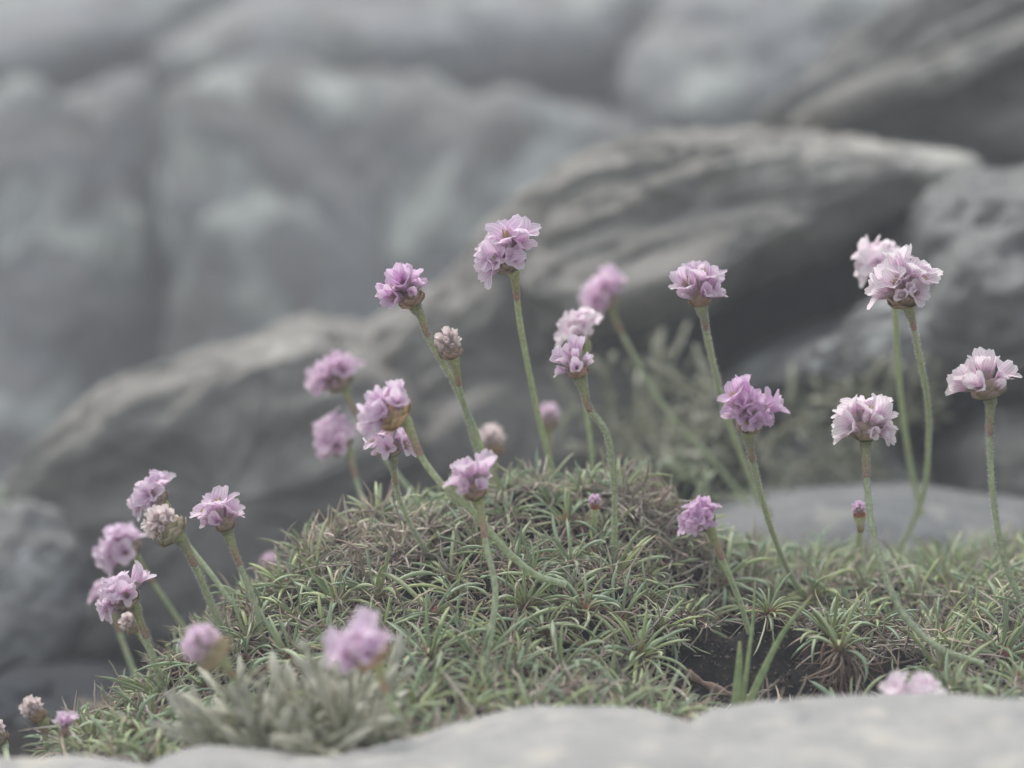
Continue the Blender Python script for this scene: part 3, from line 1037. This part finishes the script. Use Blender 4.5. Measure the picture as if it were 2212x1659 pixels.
def bract_mesh(seed):
    """An ovate papery scale hugging a unit cup, base at the bottom."""
    r_ = random.Random(seed)
    nu_, nv_ = 5, 7
    Vt, UV = [], []
    wmax = r_.uniform(0.42, 0.55)
    for j in range(nv_):
        v = j / (nv_ - 1)
        ang = -math.pi / 2 + 0.15 + v * r_.uniform(1.45, 1.5)
        w = wmax * math.sin(min(1.0, v * 0.82 + 0.16) * math.pi) ** 0.7 * (1 if v < 0.999 else 0.35)
        for i in range(nu_):
            u = i / (nu_ - 1) * 2 - 1
            rr = math.cos(ang) * 0.86 + 0.07
            th = u * w / max(rr, 0.25)
            off = 1.0 + 0.04 * v * v * (1 - u * u) + 0.02
            Vt.append((rr * off * math.cos(th), rr * off * math.sin(th), 0.62 + math.sin(ang) * 0.62 + 0.05 * v * (1 - u * u)))
            UV.append((i / (nu_ - 1), v * (1 - 0.0 * abs(u)) + 0.18 * abs(u) ** 3))
    idx = np.arange(nu_ * nv_).reshape(nv_, nu_)
    F = np.stack([idx[:-1, :-1], idx[:-1, 1:], idx[1:, 1:], idx[1:, :-1]], -1).reshape(-1, 4)
    return fastmesh("bract", Vt, F, M_bract, UV)


bracts = [bract_mesh(i) for i in range(6)]


def tube_mesh(name, pts, rad, mat, sides=9):
    C = np.array(pts)[None]
    V, F, UV = sweep(C, np.array(rad)[None], np.array([[0.1, -1.0, 0.25]]), sides, 1.0)
    return fastmesh(name, V, F, mat, UV)


def hairs_mesh(pts, rad, n, hl=0.00042):
    pts = np.array(pts)
    t = rng.random(n) * (len(pts) - 1.001)
    k = t.astype(int)
    f = (t - k)[:, None]
    c = pts[k] * (1 - f) + pts[k + 1] * f
    tg = nrm(pts[k + 1] - pts[k])
    d = rng.normal(0, 1, (n, 3))
    d = nrm(d - tg * np.sum(d * tg, -1, keepdims=True))
    R = np.array(rad)[k][:, None]
    C = np.stack([c + d * R * 0.9, c + d * (R + 1.25 * hl * rng.uniform(0.6, 1.3, (n, 1))) + tg * rng.normal(0, 0.00012, (n, 1))], axis=1)
    Wd = np.stack([np.full(n, 0.00006), np.full(n, 0.00003)], -1)
    V, F, UV = sweep(C, Wd, tg, 3, 1.0)
    return fastmesh("hairs", V, F, M_hair, UV)


TIN = {"mid": (1.0, 0.96, 1.0), "pale": (1.05, 1.07, 1.03), "deep": (0.95, 0.82, 0.95), "cream": (0.98, 0.98, 0.88), "rose": (1.0, 0.92, 0.98)}


def flower(label, base, centre, width, d, stem, kind="open", tint="mid", lift=0.0, n=13, toward=0.25, base_d=None, hairy=False, cone=1.25, rstem=0.00086, seed=0, bractc=(1, 1, 1), gap=None, stretch=1.0,
           name="thrift_flower", cat="flower", group="thrift flowers on stalks", cup=1.0, sheath=0.011, dband=None):
    random.seed(seed * 31 + 5)
    d = fd(d)
    if base_d is not None:
        base_d = fd(base_d)
    # stalk line
    pxs = [base] + stem
    if base_d is None:
        base_d = hit(stem[-1][0], stem[-1][1]) - 0.006
    L_ = [0]
    for a, b in zip(pxs[:-1], pxs[1:]):
        L_.append(L_[-1] + math.hypot(a[0] - b[0], a[1] - b[1]))
    tot = L_[-1] or 1
    line = [P(p[0], p[1], d + (base_d - d) * (l / tot) ** 1.3) for p, l in zip(pxs, L_)]
    root = link(name, None)
    root.location = line[-1]
    O = np.array(line[-1])
    tag(root, label, cat, group)
    B = Vector(line[0])
    Cc = P(centre[0], centre[1], d)
    ax = (Cc - B)
    hl_ = ax.length
    ax = ax.normalized()
    ax = (ax - FWD * toward).normalized()
    ns = max(14, int(tot / 14))
    ctl = [np.array(p) for p in line]
    # leave the head along its axis
    if len(ctl) > 1:
        seg = np.linalg.norm(ctl[1] - ctl[0])
        ctl.insert(1, ctl[0] - np.array(ax) * min(0.004, seg * 0.3))
    C = catmull(ctl, ns)
    C[-1] += nrm(C[-1] - C[-2]) * 0.004
    s_len = np.concatenate([[0], np.cumsum(np.linalg.norm(np.diff(C, axis=0), axis=1))])
    rad = rstem * (1 + 0.9 * np.exp(-s_len / 0.0022)) * (1 + 0.03 * np.sin(s_len * 900))
    link("stalk", tube_mesh("stalk", C - O, rad, M_stem), root)
    if sheath and s_len[-1] > sheath * 1.3:
        k = int(np.searchsorted(s_len, sheath)) + 1
        t = np.linspace(0, sheath, 16)
        S = np.stack([np.interp(t, s_len, C[:, q]) for q in range(3)], -1)
        sr = rstem * (1.20 + 1.1 * np.exp(-t / 0.002)) * np.where(t > sheath * 0.85, 1.0 - 0.12 * (t - sheath * 0.85) / (sheath * 0.15), 1.0)
        link("sheath", tube_mesh("sheath", S - O, sr, M_sheath, 9), root)
    if hairy:
        h = link("hairs", hairs_mesh(C - O, rad, int(min(2600, s_len[-1] / 0.000028))), root)
        h["kind"] = "stuff"
    # head
    Rh = width / W2 * K * d / 2 * {"open": 1.0, "half": 1.08, "worn": 0.97, "bud": 1.1}[kind]
    fr = ax.to_track_quat('Z', 'Y').to_matrix().to_4x4()
    Rc = Rh * {"open": 0.50, "half": 0.50, "bud": 0.84, "worn": 0.52}[kind] * cup
    Hc = Rc * (1.2 if kind != "bud" else 1.6) * (1 + (stretch - 1) * 0.7)
    Mh = Matrix.Translation(B - root.location) @ fr
    col4 = (*TIN[tint], 1)
    rc = link("receptacle", recept_me, root, Mh @ Matrix.Diagonal((Rc * 0.98, Rc * 0.98, Hc * (0.95 if kind != "bud" else 0.7), 1)))
    rc.color = (*bractc, 1)
    nb = 0
    for row, (cn, zs, rs) in enumerate(((5, 0.72, 1.10), (6, 1.0, 1.03), (6, 1.22, 0.99))):
        for i in range(cn):
            a = i / cn * 2 * math.pi + row * 0.55 + random.uniform(-0.15, 0.15)
            q = random.uniform(0.94, 1.06)
            o = link("bract", random.choice(bracts), root, Mh @ Matrix.Rotation(a, 4, 'Z') @ Matrix.Diagonal((Rc * rs * q, Rc * rs * q, Hc * zs * q * (0.85 if kind != "bud" else 0.58), 1)))
            t = random.uniform(0.85, 1.15)
            o.color = (bractc[0] * t, bractc[1] * t, bractc[2] * t * random.uniform(0.9, 1.1), 1)
    ctr = Matrix.Translation((0, 0, Hc * 0.35 + lift * Rh))
    if kind == "bud":
        m = 22
        for i in range(m):
            f = (i + 0.5) / m
            pol = math.acos(1 - f * 0.95)
            az = i * 2.39996
            S = Rh * (1.55 - 0.75 * f) * (1 + (stretch - 1) * (1 - f))
            fm = Mh @ Matrix.Translation((0, 0, Hc * 0.45)) @ Matrix.Rotation(az, 4, 'Z') @ Matrix.Rotation(pol, 4, 'Y') @ Matrix.Scale(S, 4)
            fl = link("floret", calyx_bud, root, fm)
            for q in range(3):
                p = link("petal", random.choice(petals["shut"]), fl, Matrix.Rotation(q * 2.1 + random.random(), 4, 'Z') @ Matrix.Translation((0.0, 0, 0.12)) @ Matrix.Scale(0.72, 4))
                p.color = col4
        return root
    for i in range(n):
        f = (i + 0.5) / n
        pol = math.acos(1 - f * (1 - math.cos(cone))) + random.uniform(-0.12, 0.12)
        az = i * 2.39996 + random.uniform(-0.25, 0.25)
        S = Rh * random.uniform(0.76, 1.14) * (1.0 if kind != "worn" else random.choice((0.85, 1.0, 1.15)))
        S *= 1 + (stretch - 1) * 1.5 * max(0.0, math.cos(pol)) ** 1.5
        if random.random() < 0.16:
            S *= 1.22
        if gap is not None and abs(((az - gap[0]) + math.pi) % (2 * math.pi) - math.pi) < gap[1] and pol > 0.4:
            S *= 0.62
        fm = Mh @ ctr @ Matrix.Rotation(az, 4, 'Z') @ Matrix.Rotation(pol, 4, 'Y') @ Matrix.Translation((0, 0, Rc * 0.25)) @ Matrix.Scale(S * 0.98, 4)
        worn = (kind == "worn" and random.random() < 0.45) or (kind != "worn" and random.random() < 0.10)
        fl = link("floret", calyx_me if not worn else calyx_bud, root, fm @ Matrix.Scale(0.72 if worn else 1.0, 4))
        ps = petals["shut" if worn else ("open" if random.random() < (0.75 if kind == "open" else 0.3) else "half")]
        tw = random.random() * 6
        for q in range(5 if not worn else 3):
            tt = random.uniform(0.92, 1.06)
            p = link("petal", random.choice(ps), fl, Matrix.Rotation(tw + q * 2 * math.pi / (5 if not worn else 3) + random.uniform(-0.12, 0.12), 4, 'Z') @
                     Matrix.Rotation(random.uniform(-0.12, 0.12), 4, 'Y') @ Matrix.Scale(random.uniform(0.88, 1.08), 4))
            p.color = (col4[0] * tt, col4[1] * tt, col4[2] * tt, 1)
        if not worn and 0.59 < d < 0.66 and i % 2 == 0:
            s_ = link("stamens", random.choice(stamens), fl)
            s_["kind"] = "stuff"
    return root


# ---- the flowers, roughly left to right
flower("mid pink open flower in focus on the far left, tipped left above a thin stalk", (287, 1307), (232, 1250), 132, .612, [(300, 1335), (320, 1388), (345, 1470), (352, 1505)], n=12, hairy=True, seed=1, toward=0.35)
flower("blurred pale pink flower directly behind the leftmost open flower", (292, 1205), (240, 1163), 138, .735, [(305, 1222), (345, 1278), (395, 1352)], base_d=.745, n=15, seed=2)
flower("blurred flower head mostly hidden under the leftmost open flower", (238, 1300), (228, 1262), 90, .74, [(243, 1320), (268, 1395), (305, 1490)], base_d=.74, n=9, seed=3, rstem=0.0010, tint="rose")
flower("pinkish bud hanging below the leftmost open flower", (298, 1362), (275, 1335), 50, .665, [(312, 1385), (330, 1420), (348, 1480)], kind="bud", tint="cream", seed=4, n=9, sheath=0)
flower("pink flower leaning left just above the round cream bud", (352, 1090), (306, 1050), 118, .672, [(366, 1125), (420, 1195), (460, 1245), (500, 1302)], n=14, seed=5, toward=0.3)
flower("round cream pink bud on a stout stalk at left", (385, 1160), (349, 1128), 88, .600, [(402, 1182), (432, 1245), (465, 1325), (500, 1395)], kind="bud", tint="cream", hairy=True, seed=6, stretch=1.00, rstem=0.00095, bractc=(1.0, 1.1, 1.0))
flower("small pale pink flower standing upright alone at left with petals thrown outward", (490, 1146), (472, 1086), 92, .620, [(497, 1165), (517, 1218), (547, 1295), (568, 1375)], n=8, hairy=True, seed=7, stretch=1.30, cone=1.15, toward=0.15, cup=1.05)
flower("blurred pink flower at the back, left of the centre above its twin", (745, 838), (704, 782), 130, .76, [(752, 860), (800, 945), (870, 1040), (940, 1120)], base_d=.76, n=15, seed=8, tint="rose")
flower("pink flower facing left with a swollen yellowish base and long curving stalk", (872, 908), (818, 868), 135, .565, [(888, 935), (912, 990), (960, 1052), (1022, 1105), (1085, 1180), (1150, 1238), (1195, 1255)], base_d=.60, n=12, seed=9, kind="half", cup=1.25, rstem=0.00098, bractc=(1.35, 1.2, 0.9), toward=0.3)
flower("drooping flower with brown papery cup below the yellowish based flower", (848, 985), (828, 925), 120, .618, [(850, 1008), (860, 1070), (890, 1140), (928, 1200)], n=9, hairy=True, seed=10, cone=1.5, cup=1.0, rstem=0.00062)
flower("blurred pink flower low behind the yellowish based flower", (750, 970), (705, 928), 122, .755, [(758, 990), (775, 1055), (795, 1115)], base_d=.75, n=14, seed=11, tint="rose")
flower("deep pink crumpled flower at the top of a stalk shared with a bud", (895, 660), (872, 610), 122, .632, [(908, 680), (926, 730), (966, 800), (997, 862), (1018, 930), (1040, 1010)], base_d=.70, n=14, hairy=True, seed=12, stretch=1.20, lift=0.15, kind="worn", tint="deep", toward=0.35, bractc=(1.05, .9, .85))
flower("small oval bud beside the stalk of the deep pink crumpled flower", (980, 775), (967, 735), 55, .645, [(986, 800), (1000, 868), (1030, 935), (1050, 1010)], base_d=.71, kind="bud", tint="cream", seed=13, stretch=1.35, bractc=(1, .95, .95), n=9)
flower("pale pink flower in front of the crest with upright pointed petals", (1033, 1078), (1010, 1015), 100, .572, [(1040, 1110), (1052, 1185), (1070, 1270), (1062, 1360), (1042, 1450)], n=10, seed=14, stretch=1.40, kind="half", toward=0.15, bractc=(1.05, .95, .9))
flower("large full pink flower, tallest at the centre, leaning left on a thick stalk", (1108, 585), (1085, 530), 145, .642, [(1114, 615), (1122, 690), (1142, 800), (1168, 920), (1190, 1005)], base_d=.74, n=16, seed=15, stretch=1.12, rstem=0.00098, toward=0.4)
flower("blurred pink flower furthest back right of centre on a long slanting stalk", (1320, 665), (1284, 612), 112, .81, [(1328, 690), (1382, 792), (1450, 900), (1535, 990), (1610, 1080)], base_d=.84, n=14, seed=16, tint="rose", kind="half")
flower("blurred pale pink flower between the back flower and the small front one", (1262, 738), (1230, 690), 128, .715, [(1262, 780), (1265, 870), (1275, 950), (1282, 1030)], base_d=.74, n=15, seed=17, tint="pale")
flower("small pink flower with cupped petals on a bent hairy stalk", (1252, 815), (1235, 758), 90, .612, [(1260, 838), (1272, 882), (1308, 930), (1322, 1000), (1328, 1080), (1326, 1205)], n=8, hairy=True, seed=18, stretch=1.45, kind="half", toward=0.2, bractc=(1.1, .9, .85))
flower("neat upright pink flower against the dark rock, right of centre", (1515, 662), (1503, 602), 94, .645, [(1522, 690), (1530, 740), (1548, 815), (1560, 870), (1592, 960), (1640, 1085)], base_d=.78, n=10, hairy=True, seed=19, stretch=1.60, kind="half", toward=0.3, bractc=(1.0, .85, .8))
flower("half withered mauve flower with one fresh floret sticking up on its right", (1618, 935), (1618, 868), 120, .600, [(1620, 965), (1630, 1015), (1662, 1130), (1702, 1230), (1748, 1302)], n=30, hairy=True, seed=20, stretch=1.35, kind="worn", tint="deep", cone=1.9, lift=0.42, toward=0.3)
flower("tall pale lilac flower in sharp focus at right with wide fresh florets", (1962, 660), (1942, 600), 168, .622, [(1970, 690), (1982, 750), (2003, 860), (2006, 950), (1996, 1060), (1962, 1150), (1922, 1218)], n=15, hairy=True, seed=21, tint="pale", toward=0.35, bractc=(.95, .85, .8))
flower("blurred whitish flower right behind the tall lilac flower", (1925, 600), (1903, 545), 135, .715, [(1934, 680), (1945, 850), (1966, 1000), (1988, 1100)], base_d=.80, n=16, seed=22, tint="pale", rstem=0.0010)
flower("pale open flower with ragged petals at the right edge", (2138, 862), (2125, 806), 138, .630, [(2138, 900), (2138, 960), (2146, 1080), (2168, 1205), (2215, 1325)], n=9, hairy=True, seed=23, stretch=1.10, tint="pale", kind="half", cone=1.35, toward=0.1)
flower("flat topped whitish pink flower on the long curving stalk at lower right", (1870, 952), (1868, 893), 126, .612, [(1871, 985), (1873, 1050), (1886, 1150), (1922, 1270), (1965, 1345), (2032, 1402), (2095, 1425)], n=14, hairy=True, seed=24, stretch=1.20, base_d=.575, tint="pale", kind="half", cone=1.5, toward=0.15)
flower("small deep magenta flower tilted left above the hollow", (1530, 1138), (1488, 1092), 104, .585, [(1540, 1160), (1568, 1225), (1600, 1305), (1612, 1345)], n=14, hairy=False, seed=25, stretch=1.10, tint="deep", toward=0.3, base_d=.61)
flower("slim closed crimson bud beside the long curving stalk", (1857, 1118), (1853, 1085), 30, .650, [(1858, 1140), (1857, 1180), (1856, 1215)], kind="bud", tint="deep", seed=26, stretch=1.30, bractc=(1.2, .65, .6), sheath=0.005)
flower("tiny red tipped bud poking out of the cushion crest", (1285, 1100), (1285, 1072), 24, .672, [(1284, 1120), (1282, 1150)], kind="bud", tint="deep", seed=27, stretch=1.50, bractc=(1.2, .7, .6), sheath=0)
flower("big blurred pink flower nearest the camera at the bottom left", (815, 1435), (768, 1370), 155, .492, [(822, 1460), (850, 1530), (893, 1605)], n=14, seed=28, kind="half", bractc=(1.25, 1.1, .85), toward=0.2, rstem=0.00085)
flower("blurred cream pink bud near the camera above the grey lichen tuft", (478, 1425), (438, 1388), 98, .502, [(495, 1448), (530, 1495), (600, 1562)], kind="bud", tint="rose", seed=29, bractc=(1.05, 1.1, .9), rstem=0.00085)
flower("pale pink flower peeping over the front rock at the bottom right", (1985, 1560), (1985, 1496), 165, .52, [(1986, 1590), (1988, 1640)], base_d=.52, n=14, seed=30, tint="pale", toward=0.1)
flower("oval cream and pink bud leaning left, low at the left edge", (90, 1556), (66, 1520), 44, .575, [(96, 1580), (105, 1620)], base_d=.58, kind="bud", tint="cream", seed=31, stretch=1.45, bractc=(1.1, 1.0, .8), sheath=0.004)
flower("narrow half open bud with lilac petals on top, low at left", (138, 1594), (141, 1540), 42, .55, [(138, 1615), (140, 1650)], base_d=.57, n=4, kind="half", tint="mid", seed=32, stretch=1.90, cone=0.45, cup=1.15, toward=0.05, sheath=0)
flower("blurred pink tipped bud behind the crest, right of the thick stalk", (1186, 925), (1185, 882), 48, .80, [(1187, 950), (1186, 1040)], base_d=.80, kind="bud", tint="rose", seed=33, stretch=1.20)
flower("blurred brownish bud behind the pointed petalled flower", (1062, 985), (1060, 940), 60, .775, [(1066, 1010), (1068, 1060)], base_d=.775, kind="bud", tint="cream", seed=34, stretch=1.20, bractc=(1.05, .9, .7))
flower("faint blurred pink bud beyond the left shoulder of the cushion", (588, 1238), (584, 1212), 46, .80, [(592, 1260), (600, 1300)], base_d=.80, kind="bud", tint="rose", seed=35, sheath=0)
flower("bud cut off by the left edge of the picture", (6, 1605), (-6, 1585), 46, .60, [(12, 1620), (20, 1660)], base_d=.58, kind="bud", tint="cream", seed=36, stretch=1.40, sheath=0)

random.seed(99)
# ------------------------------------------------------------------ small things
def ribbons_obj(name, pxpts, d0, d1, w, mat, parent=None, ref=(0, -1, 0.2), n=14, flat=0.15, tp=None, origin=None):
    pts = [P(p[0], p[1], d0 + (d1 - d0) * i / (len(pxpts) - 1)) for i, p in enumerate(pxpts)]
    O = origin if origin is not None else pts[0]
    C = catmull(pts, n) - np.array(O)
    t = np.linspace(0, 1, n)
    Wd = w * (tp(t) if tp else np.clip(1.2 - t, 0.02, 1) ** 0.8)
    V, F, UV = sweep(C[None], Wd[None], np.array([ref], dtype=float), 6, flat)
    return fastmesh(name, V, F, mat, UV)


g = link("grass_plant", None)
g.location = P(1590, 1545, .575)
tag(g, "three flat yellow green grass blades rising from the gap behind the front rocks", "grass")
for pts, w, d0, d1 in (([(1588, 1570), (1592, 1500), (1597, 1430), (1598, 1385)], .0015, .572, .578), ([(1600, 1560), (1613, 1450), (1625, 1350), (1632, 1250)], .0008, .575, .59),
                       ([(1600, 1565), (1640, 1470), (1690, 1370), (1755, 1285)], .0012, .572, .582)):
    link("grass_blade", ribbons_obj("grass_blade", pts, d0, d1, w, M_grass, origin=g.location, n=16, flat=0.12), g)

# bare woody root in the hollow
_wd = min(hit(1540, 1485), hit(1600, 1510)) - 0.006
r = link("woody_root", ribbons_obj("woody_root", [(1478, 1452), (1530, 1482), (1590, 1505), (1660, 1530)], _wd, _wd - 0.008, .0015, M_root, n=24, flat=0.8, tp=lambda t: 0.8 + 0.25 * np.sin(t * 19) + 0.1 * np.sin(t * 41)))
r.location = P(1478, 1452, _wd)
tag(r, "short brown woody root lying in the dark hollow", "root")

# rosette growing on dangling brown roots
d = hit(1815, 1400)
hang = link("hanging_rosette_plant", None)
hang.location = P(1815, 1405, d - 0.012)
tag(hang, "small green rosette growing on a bunch of dangling brown roots in the hollow", "plant")
rp = hang.location
rr = add_rosette(hang, rp.x, rp.y, 1.05, True, n=11, normal=Vector((0.05, -0.35, 0.9)).normalized(), z=rp.z, spread=0.95)


def root_bundle(parent, px, py, d, n, spread, ln, name="roots", label=None):
    o = np.array(P(px, py, d))
    s = 10
    D = nrm(np.stack([rng.normal(0, spread, n), rng.normal(-0.25, 0.3, n), rng.uniform(-1.2, -0.1, n)], -1))
    C = np.zeros((n, s, 3))
    C[:, 0] = o + rng.normal(0, 0.0012, (n, 3))
    Lg = rng.uniform(ln * 0.5, ln, n)
    cu = rng.normal(0, 0.22, (n, 3))
    for i in range(1, s):
        C[:, i] = C[:, i - 1] + D * (Lg / (s - 1))[:, None]
        D = nrm(D + cu * 0.6 + rng.normal(0, 0.16, (n, 3)) + np.array([0, 0, -0.12]))
    Wd = np.linspace(1, 0.35, s)[None] * rng.uniform(0.00018, 0.00042, (n, 1))
    V, F, UV = sweep(C, Wd, nrm(rng.normal(0, 1, (n, 3))), 4, 0.8)
    cc = np.array([(0.30, 0.22, 0.18), (0.24, 0.17, 0.14), (0.36, 0.29, 0.24), (0.32, 0.20, 0.16)])[rng.integers(0, 4, n)]
    ob = link(name, fastmesh(name, V - np.array(parent.location), F, M_dead, UV, np.repeat(cc, s * 4, axis=0)), parent)
    ob["kind"] = "stuff"
    if label:
        ob["label"] = label
    return ob


root_bundle(hang, 1820, 1415, d - 0.012, 70, 0.9, 0.022, label="tangle of thin brown roots under the rosette")
root_bundle(ledge_c, 1940, 1400, .625, 60, 1.0, 0.020, label="splayed dead roots at the rim of the hollow")
root_bundle(ledge_c, 1700, 1330, .645, 26, 0.6, 0.024, label="thin roots hanging from the ledge")
root_bundle(main_c, 1480, 1330, .635, 40, 0.7, 0.022, label="thin roots hanging from the cushion edge")
root_bundle(ledge_c, 1735, 1500, .632, 60, 1.3, 0.016, label="pale dead leaves curling on the hollow floor")
root_bundle(ledge_c, 1900, 1440, .632, 80, 1.4, 0.018, label="splayed dead rosette at the right of the hollow")
root_bundle(ledge_c, 1580, 1400, .640, 45, 1.0, 0.022, label="loose roots crossing the dark hollow")
root_bundle(ledge_c, 1680, 1440, .640, 45, 1.2, 0.020, label="fine roots on the back of the hollow")
# crumbs of peat and grit lying in the hollow
def crumbs(parent, px0, px1, py0, py1, n):
    ps = []
    for _ in range(n):
        a, b = random.uniform(px0, px1), random.uniform(py0, py1)
        ps.append(tuple(P(a, b, hit(a, b))))
    c = np.array(ps)
    oc = np.array([(1, 0, 0), (0, 1, 0), (-1, 0, 0), (0, -1, 0), (0, 0, 1), (0, 0, -1)], dtype=float)
    sz = rng.uniform(0.0002, 0.0011, (n, 1, 1))
    V = c[:, None, :] + oc[None] * sz * rng.uniform(0.5, 1.2, (n, 6, 1))
    f = np.array([(0, 1, 4), (1, 2, 4), (2, 3, 4), (3, 0, 4), (1, 0, 5), (2, 1, 5), (3, 2, 5), (0, 3, 5)])
    F = (f[None] + (np.arange(n) * 6)[:, None, None]).reshape(-1, 3)
    cc = np.array([(0.10, 0.08, 0.07), (0.05, 0.045, 0.045), (0.16, 0.13, 0.11), (0.24, 0.21, 0.18)])[rng.integers(0, 4, n)]
    o = link("peat_crumbs", fastmesh("peat_crumbs", V.reshape(-1, 3), F, M_dead, np.zeros((n * 6, 2)), np.repeat(cc, 6, axis=0)))
    tag(o, "small brown crumbs of peat and grit lying in the hollow", kind="stuff")
crumbs(None, 1430, 1960, 1370, 1560, 1500)
crumbs(None, 820, 960, 1230, 1310, 160)


# ------------------------------------------------------------------ lichen tufts
def lichen(label, px, py, d, n, size, up=(0, -0.1, 1), spread=0.7, colr=(1, 1, 1), w=0.0016, knob=True, foot=0.12, wisp=0.10):
    root = link("lichen_tuft", None)
    root.location = P(px, py, d)
    tag(root, label, "lichen", "tufts of strap lichen")
    upv = nrm(np.array(up, dtype=float))
    for i in range(n):
        m = 3
        C = np.zeros((m, 10, 3))
        D0 = nrm(upv + rng.normal(0, spread, 3))
        L_ = size * rng.uniform(0.55, 1.05)
        cu = rng.normal(0, wisp, 3)
        st = rng.normal(0, size * foot, 3) * np.array([1, 0.6, 0.15])
        D = D0.copy()
        C[0, 0] = st
        for k in range(1, 10):
            C[0, k] = C[0, k - 1] + D * L_ / 9
            D = nrm(D + cu + rng.normal(0, 0.07, 3))
        for b in (1, 2):
            k0 = rng.integers(3, 7)
            C[b, 0] = C[0, k0]
            Db = nrm(C[0, k0] - C[0, k0 - 1]) + rng.normal(0, 0.5, 3)
            for k in range(1, 10):
                C[b, k] = C[b, k - 1] + nrm(Db) * L_ * 0.042
                Db = Db + rng.normal(0, 0.12, 3)
        t = np.linspace(0, 1, 10)
        prof = 0.55 + 0.35 * np.sin(t * 9 + i) ** 2
        if knob:
            prof[-2:] = (1.25, 0.35)
            prof[-3] = 1.15
        Wd = np.stack([prof, prof * 0.75, prof * 0.7]) * w * rng.uniform(0.7, 1.3)
        V, F, UV = sweep(C, Wd, nrm(rng.normal(0, 1, (3, 3)) + np.array([0, -1.5, 0])), 5, 0.4)
        o = link("branch", fastmesh("branch", V, F, M_lichen, UV), root)
        q = rng.uniform(0.85, 1.15)
        o.color = (colr[0] * q, colr[1] * q, colr[2] * q, 1)
    return root


lichen("bushy grey green strap lichen with knobbed tips in front of the cushion, bottom left", 655, 1690, .53, 80, 0.037, up=(-0.05, -0.05, 1), spread=0.40, w=0.0011, foot=0.27, colr=(1.02, 1.02, .97), wisp=0.14)
lichen("blurred pale lichen tuft behind the bent stalk at centre right", 1400, 930, .96, 24, 0.06, up=(0.1, 0, 0.6), spread=0.8, w=0.0013, colr=(1.0, 1.0, .93), wisp=0.3, foot=.3)
lichen("blurred pale lichen tuft behind the half withered flower", 1500, 1030, .98, 22, 0.06, up=(0, 0, 0.6), spread=0.8, w=0.0013, colr=(.95, .96, .9), wisp=0.3, foot=.3)
lichen("blurred yellow grey lichen tuft under the spotted rock at right", 1830, 930, .99, 22, 0.055, up=(0.3, 0, 0.5), spread=0.8, w=0.0016, colr=(.85, .85, .76), wisp=0.3, foot=.3)
lichen("blurred lichen tuft low behind the flat topped flower", 1790, 1030, .95, 14, 0.04, up=(0.1, 0, 0.5), spread=0.8, w=0.0014, colr=(.75, .76, .72), wisp=0.3, foot=.3)
lichen("blurred pale grey lichen tuft at the left edge", 40, 1190, 1.06, 9, 0.035, up=(0, 0, 0.5), spread=0.8, w=0.003, colr=(.85, .9, .85), wisp=.3)
lichen("blurred pale grey lichen tuft hanging below the left rock", 150, 1300, 1.06, 9, 0.035, up=(0.2, 0, -0.4), spread=0.7, w=0.003, colr=(.85, .9, .86), wisp=.3)
lichen("blurred dull green tuft on the crest behind the cushion", 1440, 1075, .80, 16, 0.026, up=(0, 0, 0.5), spread=0.8, w=0.0008, colr=(.8, .9, .74), wisp=.25, foot=.5)
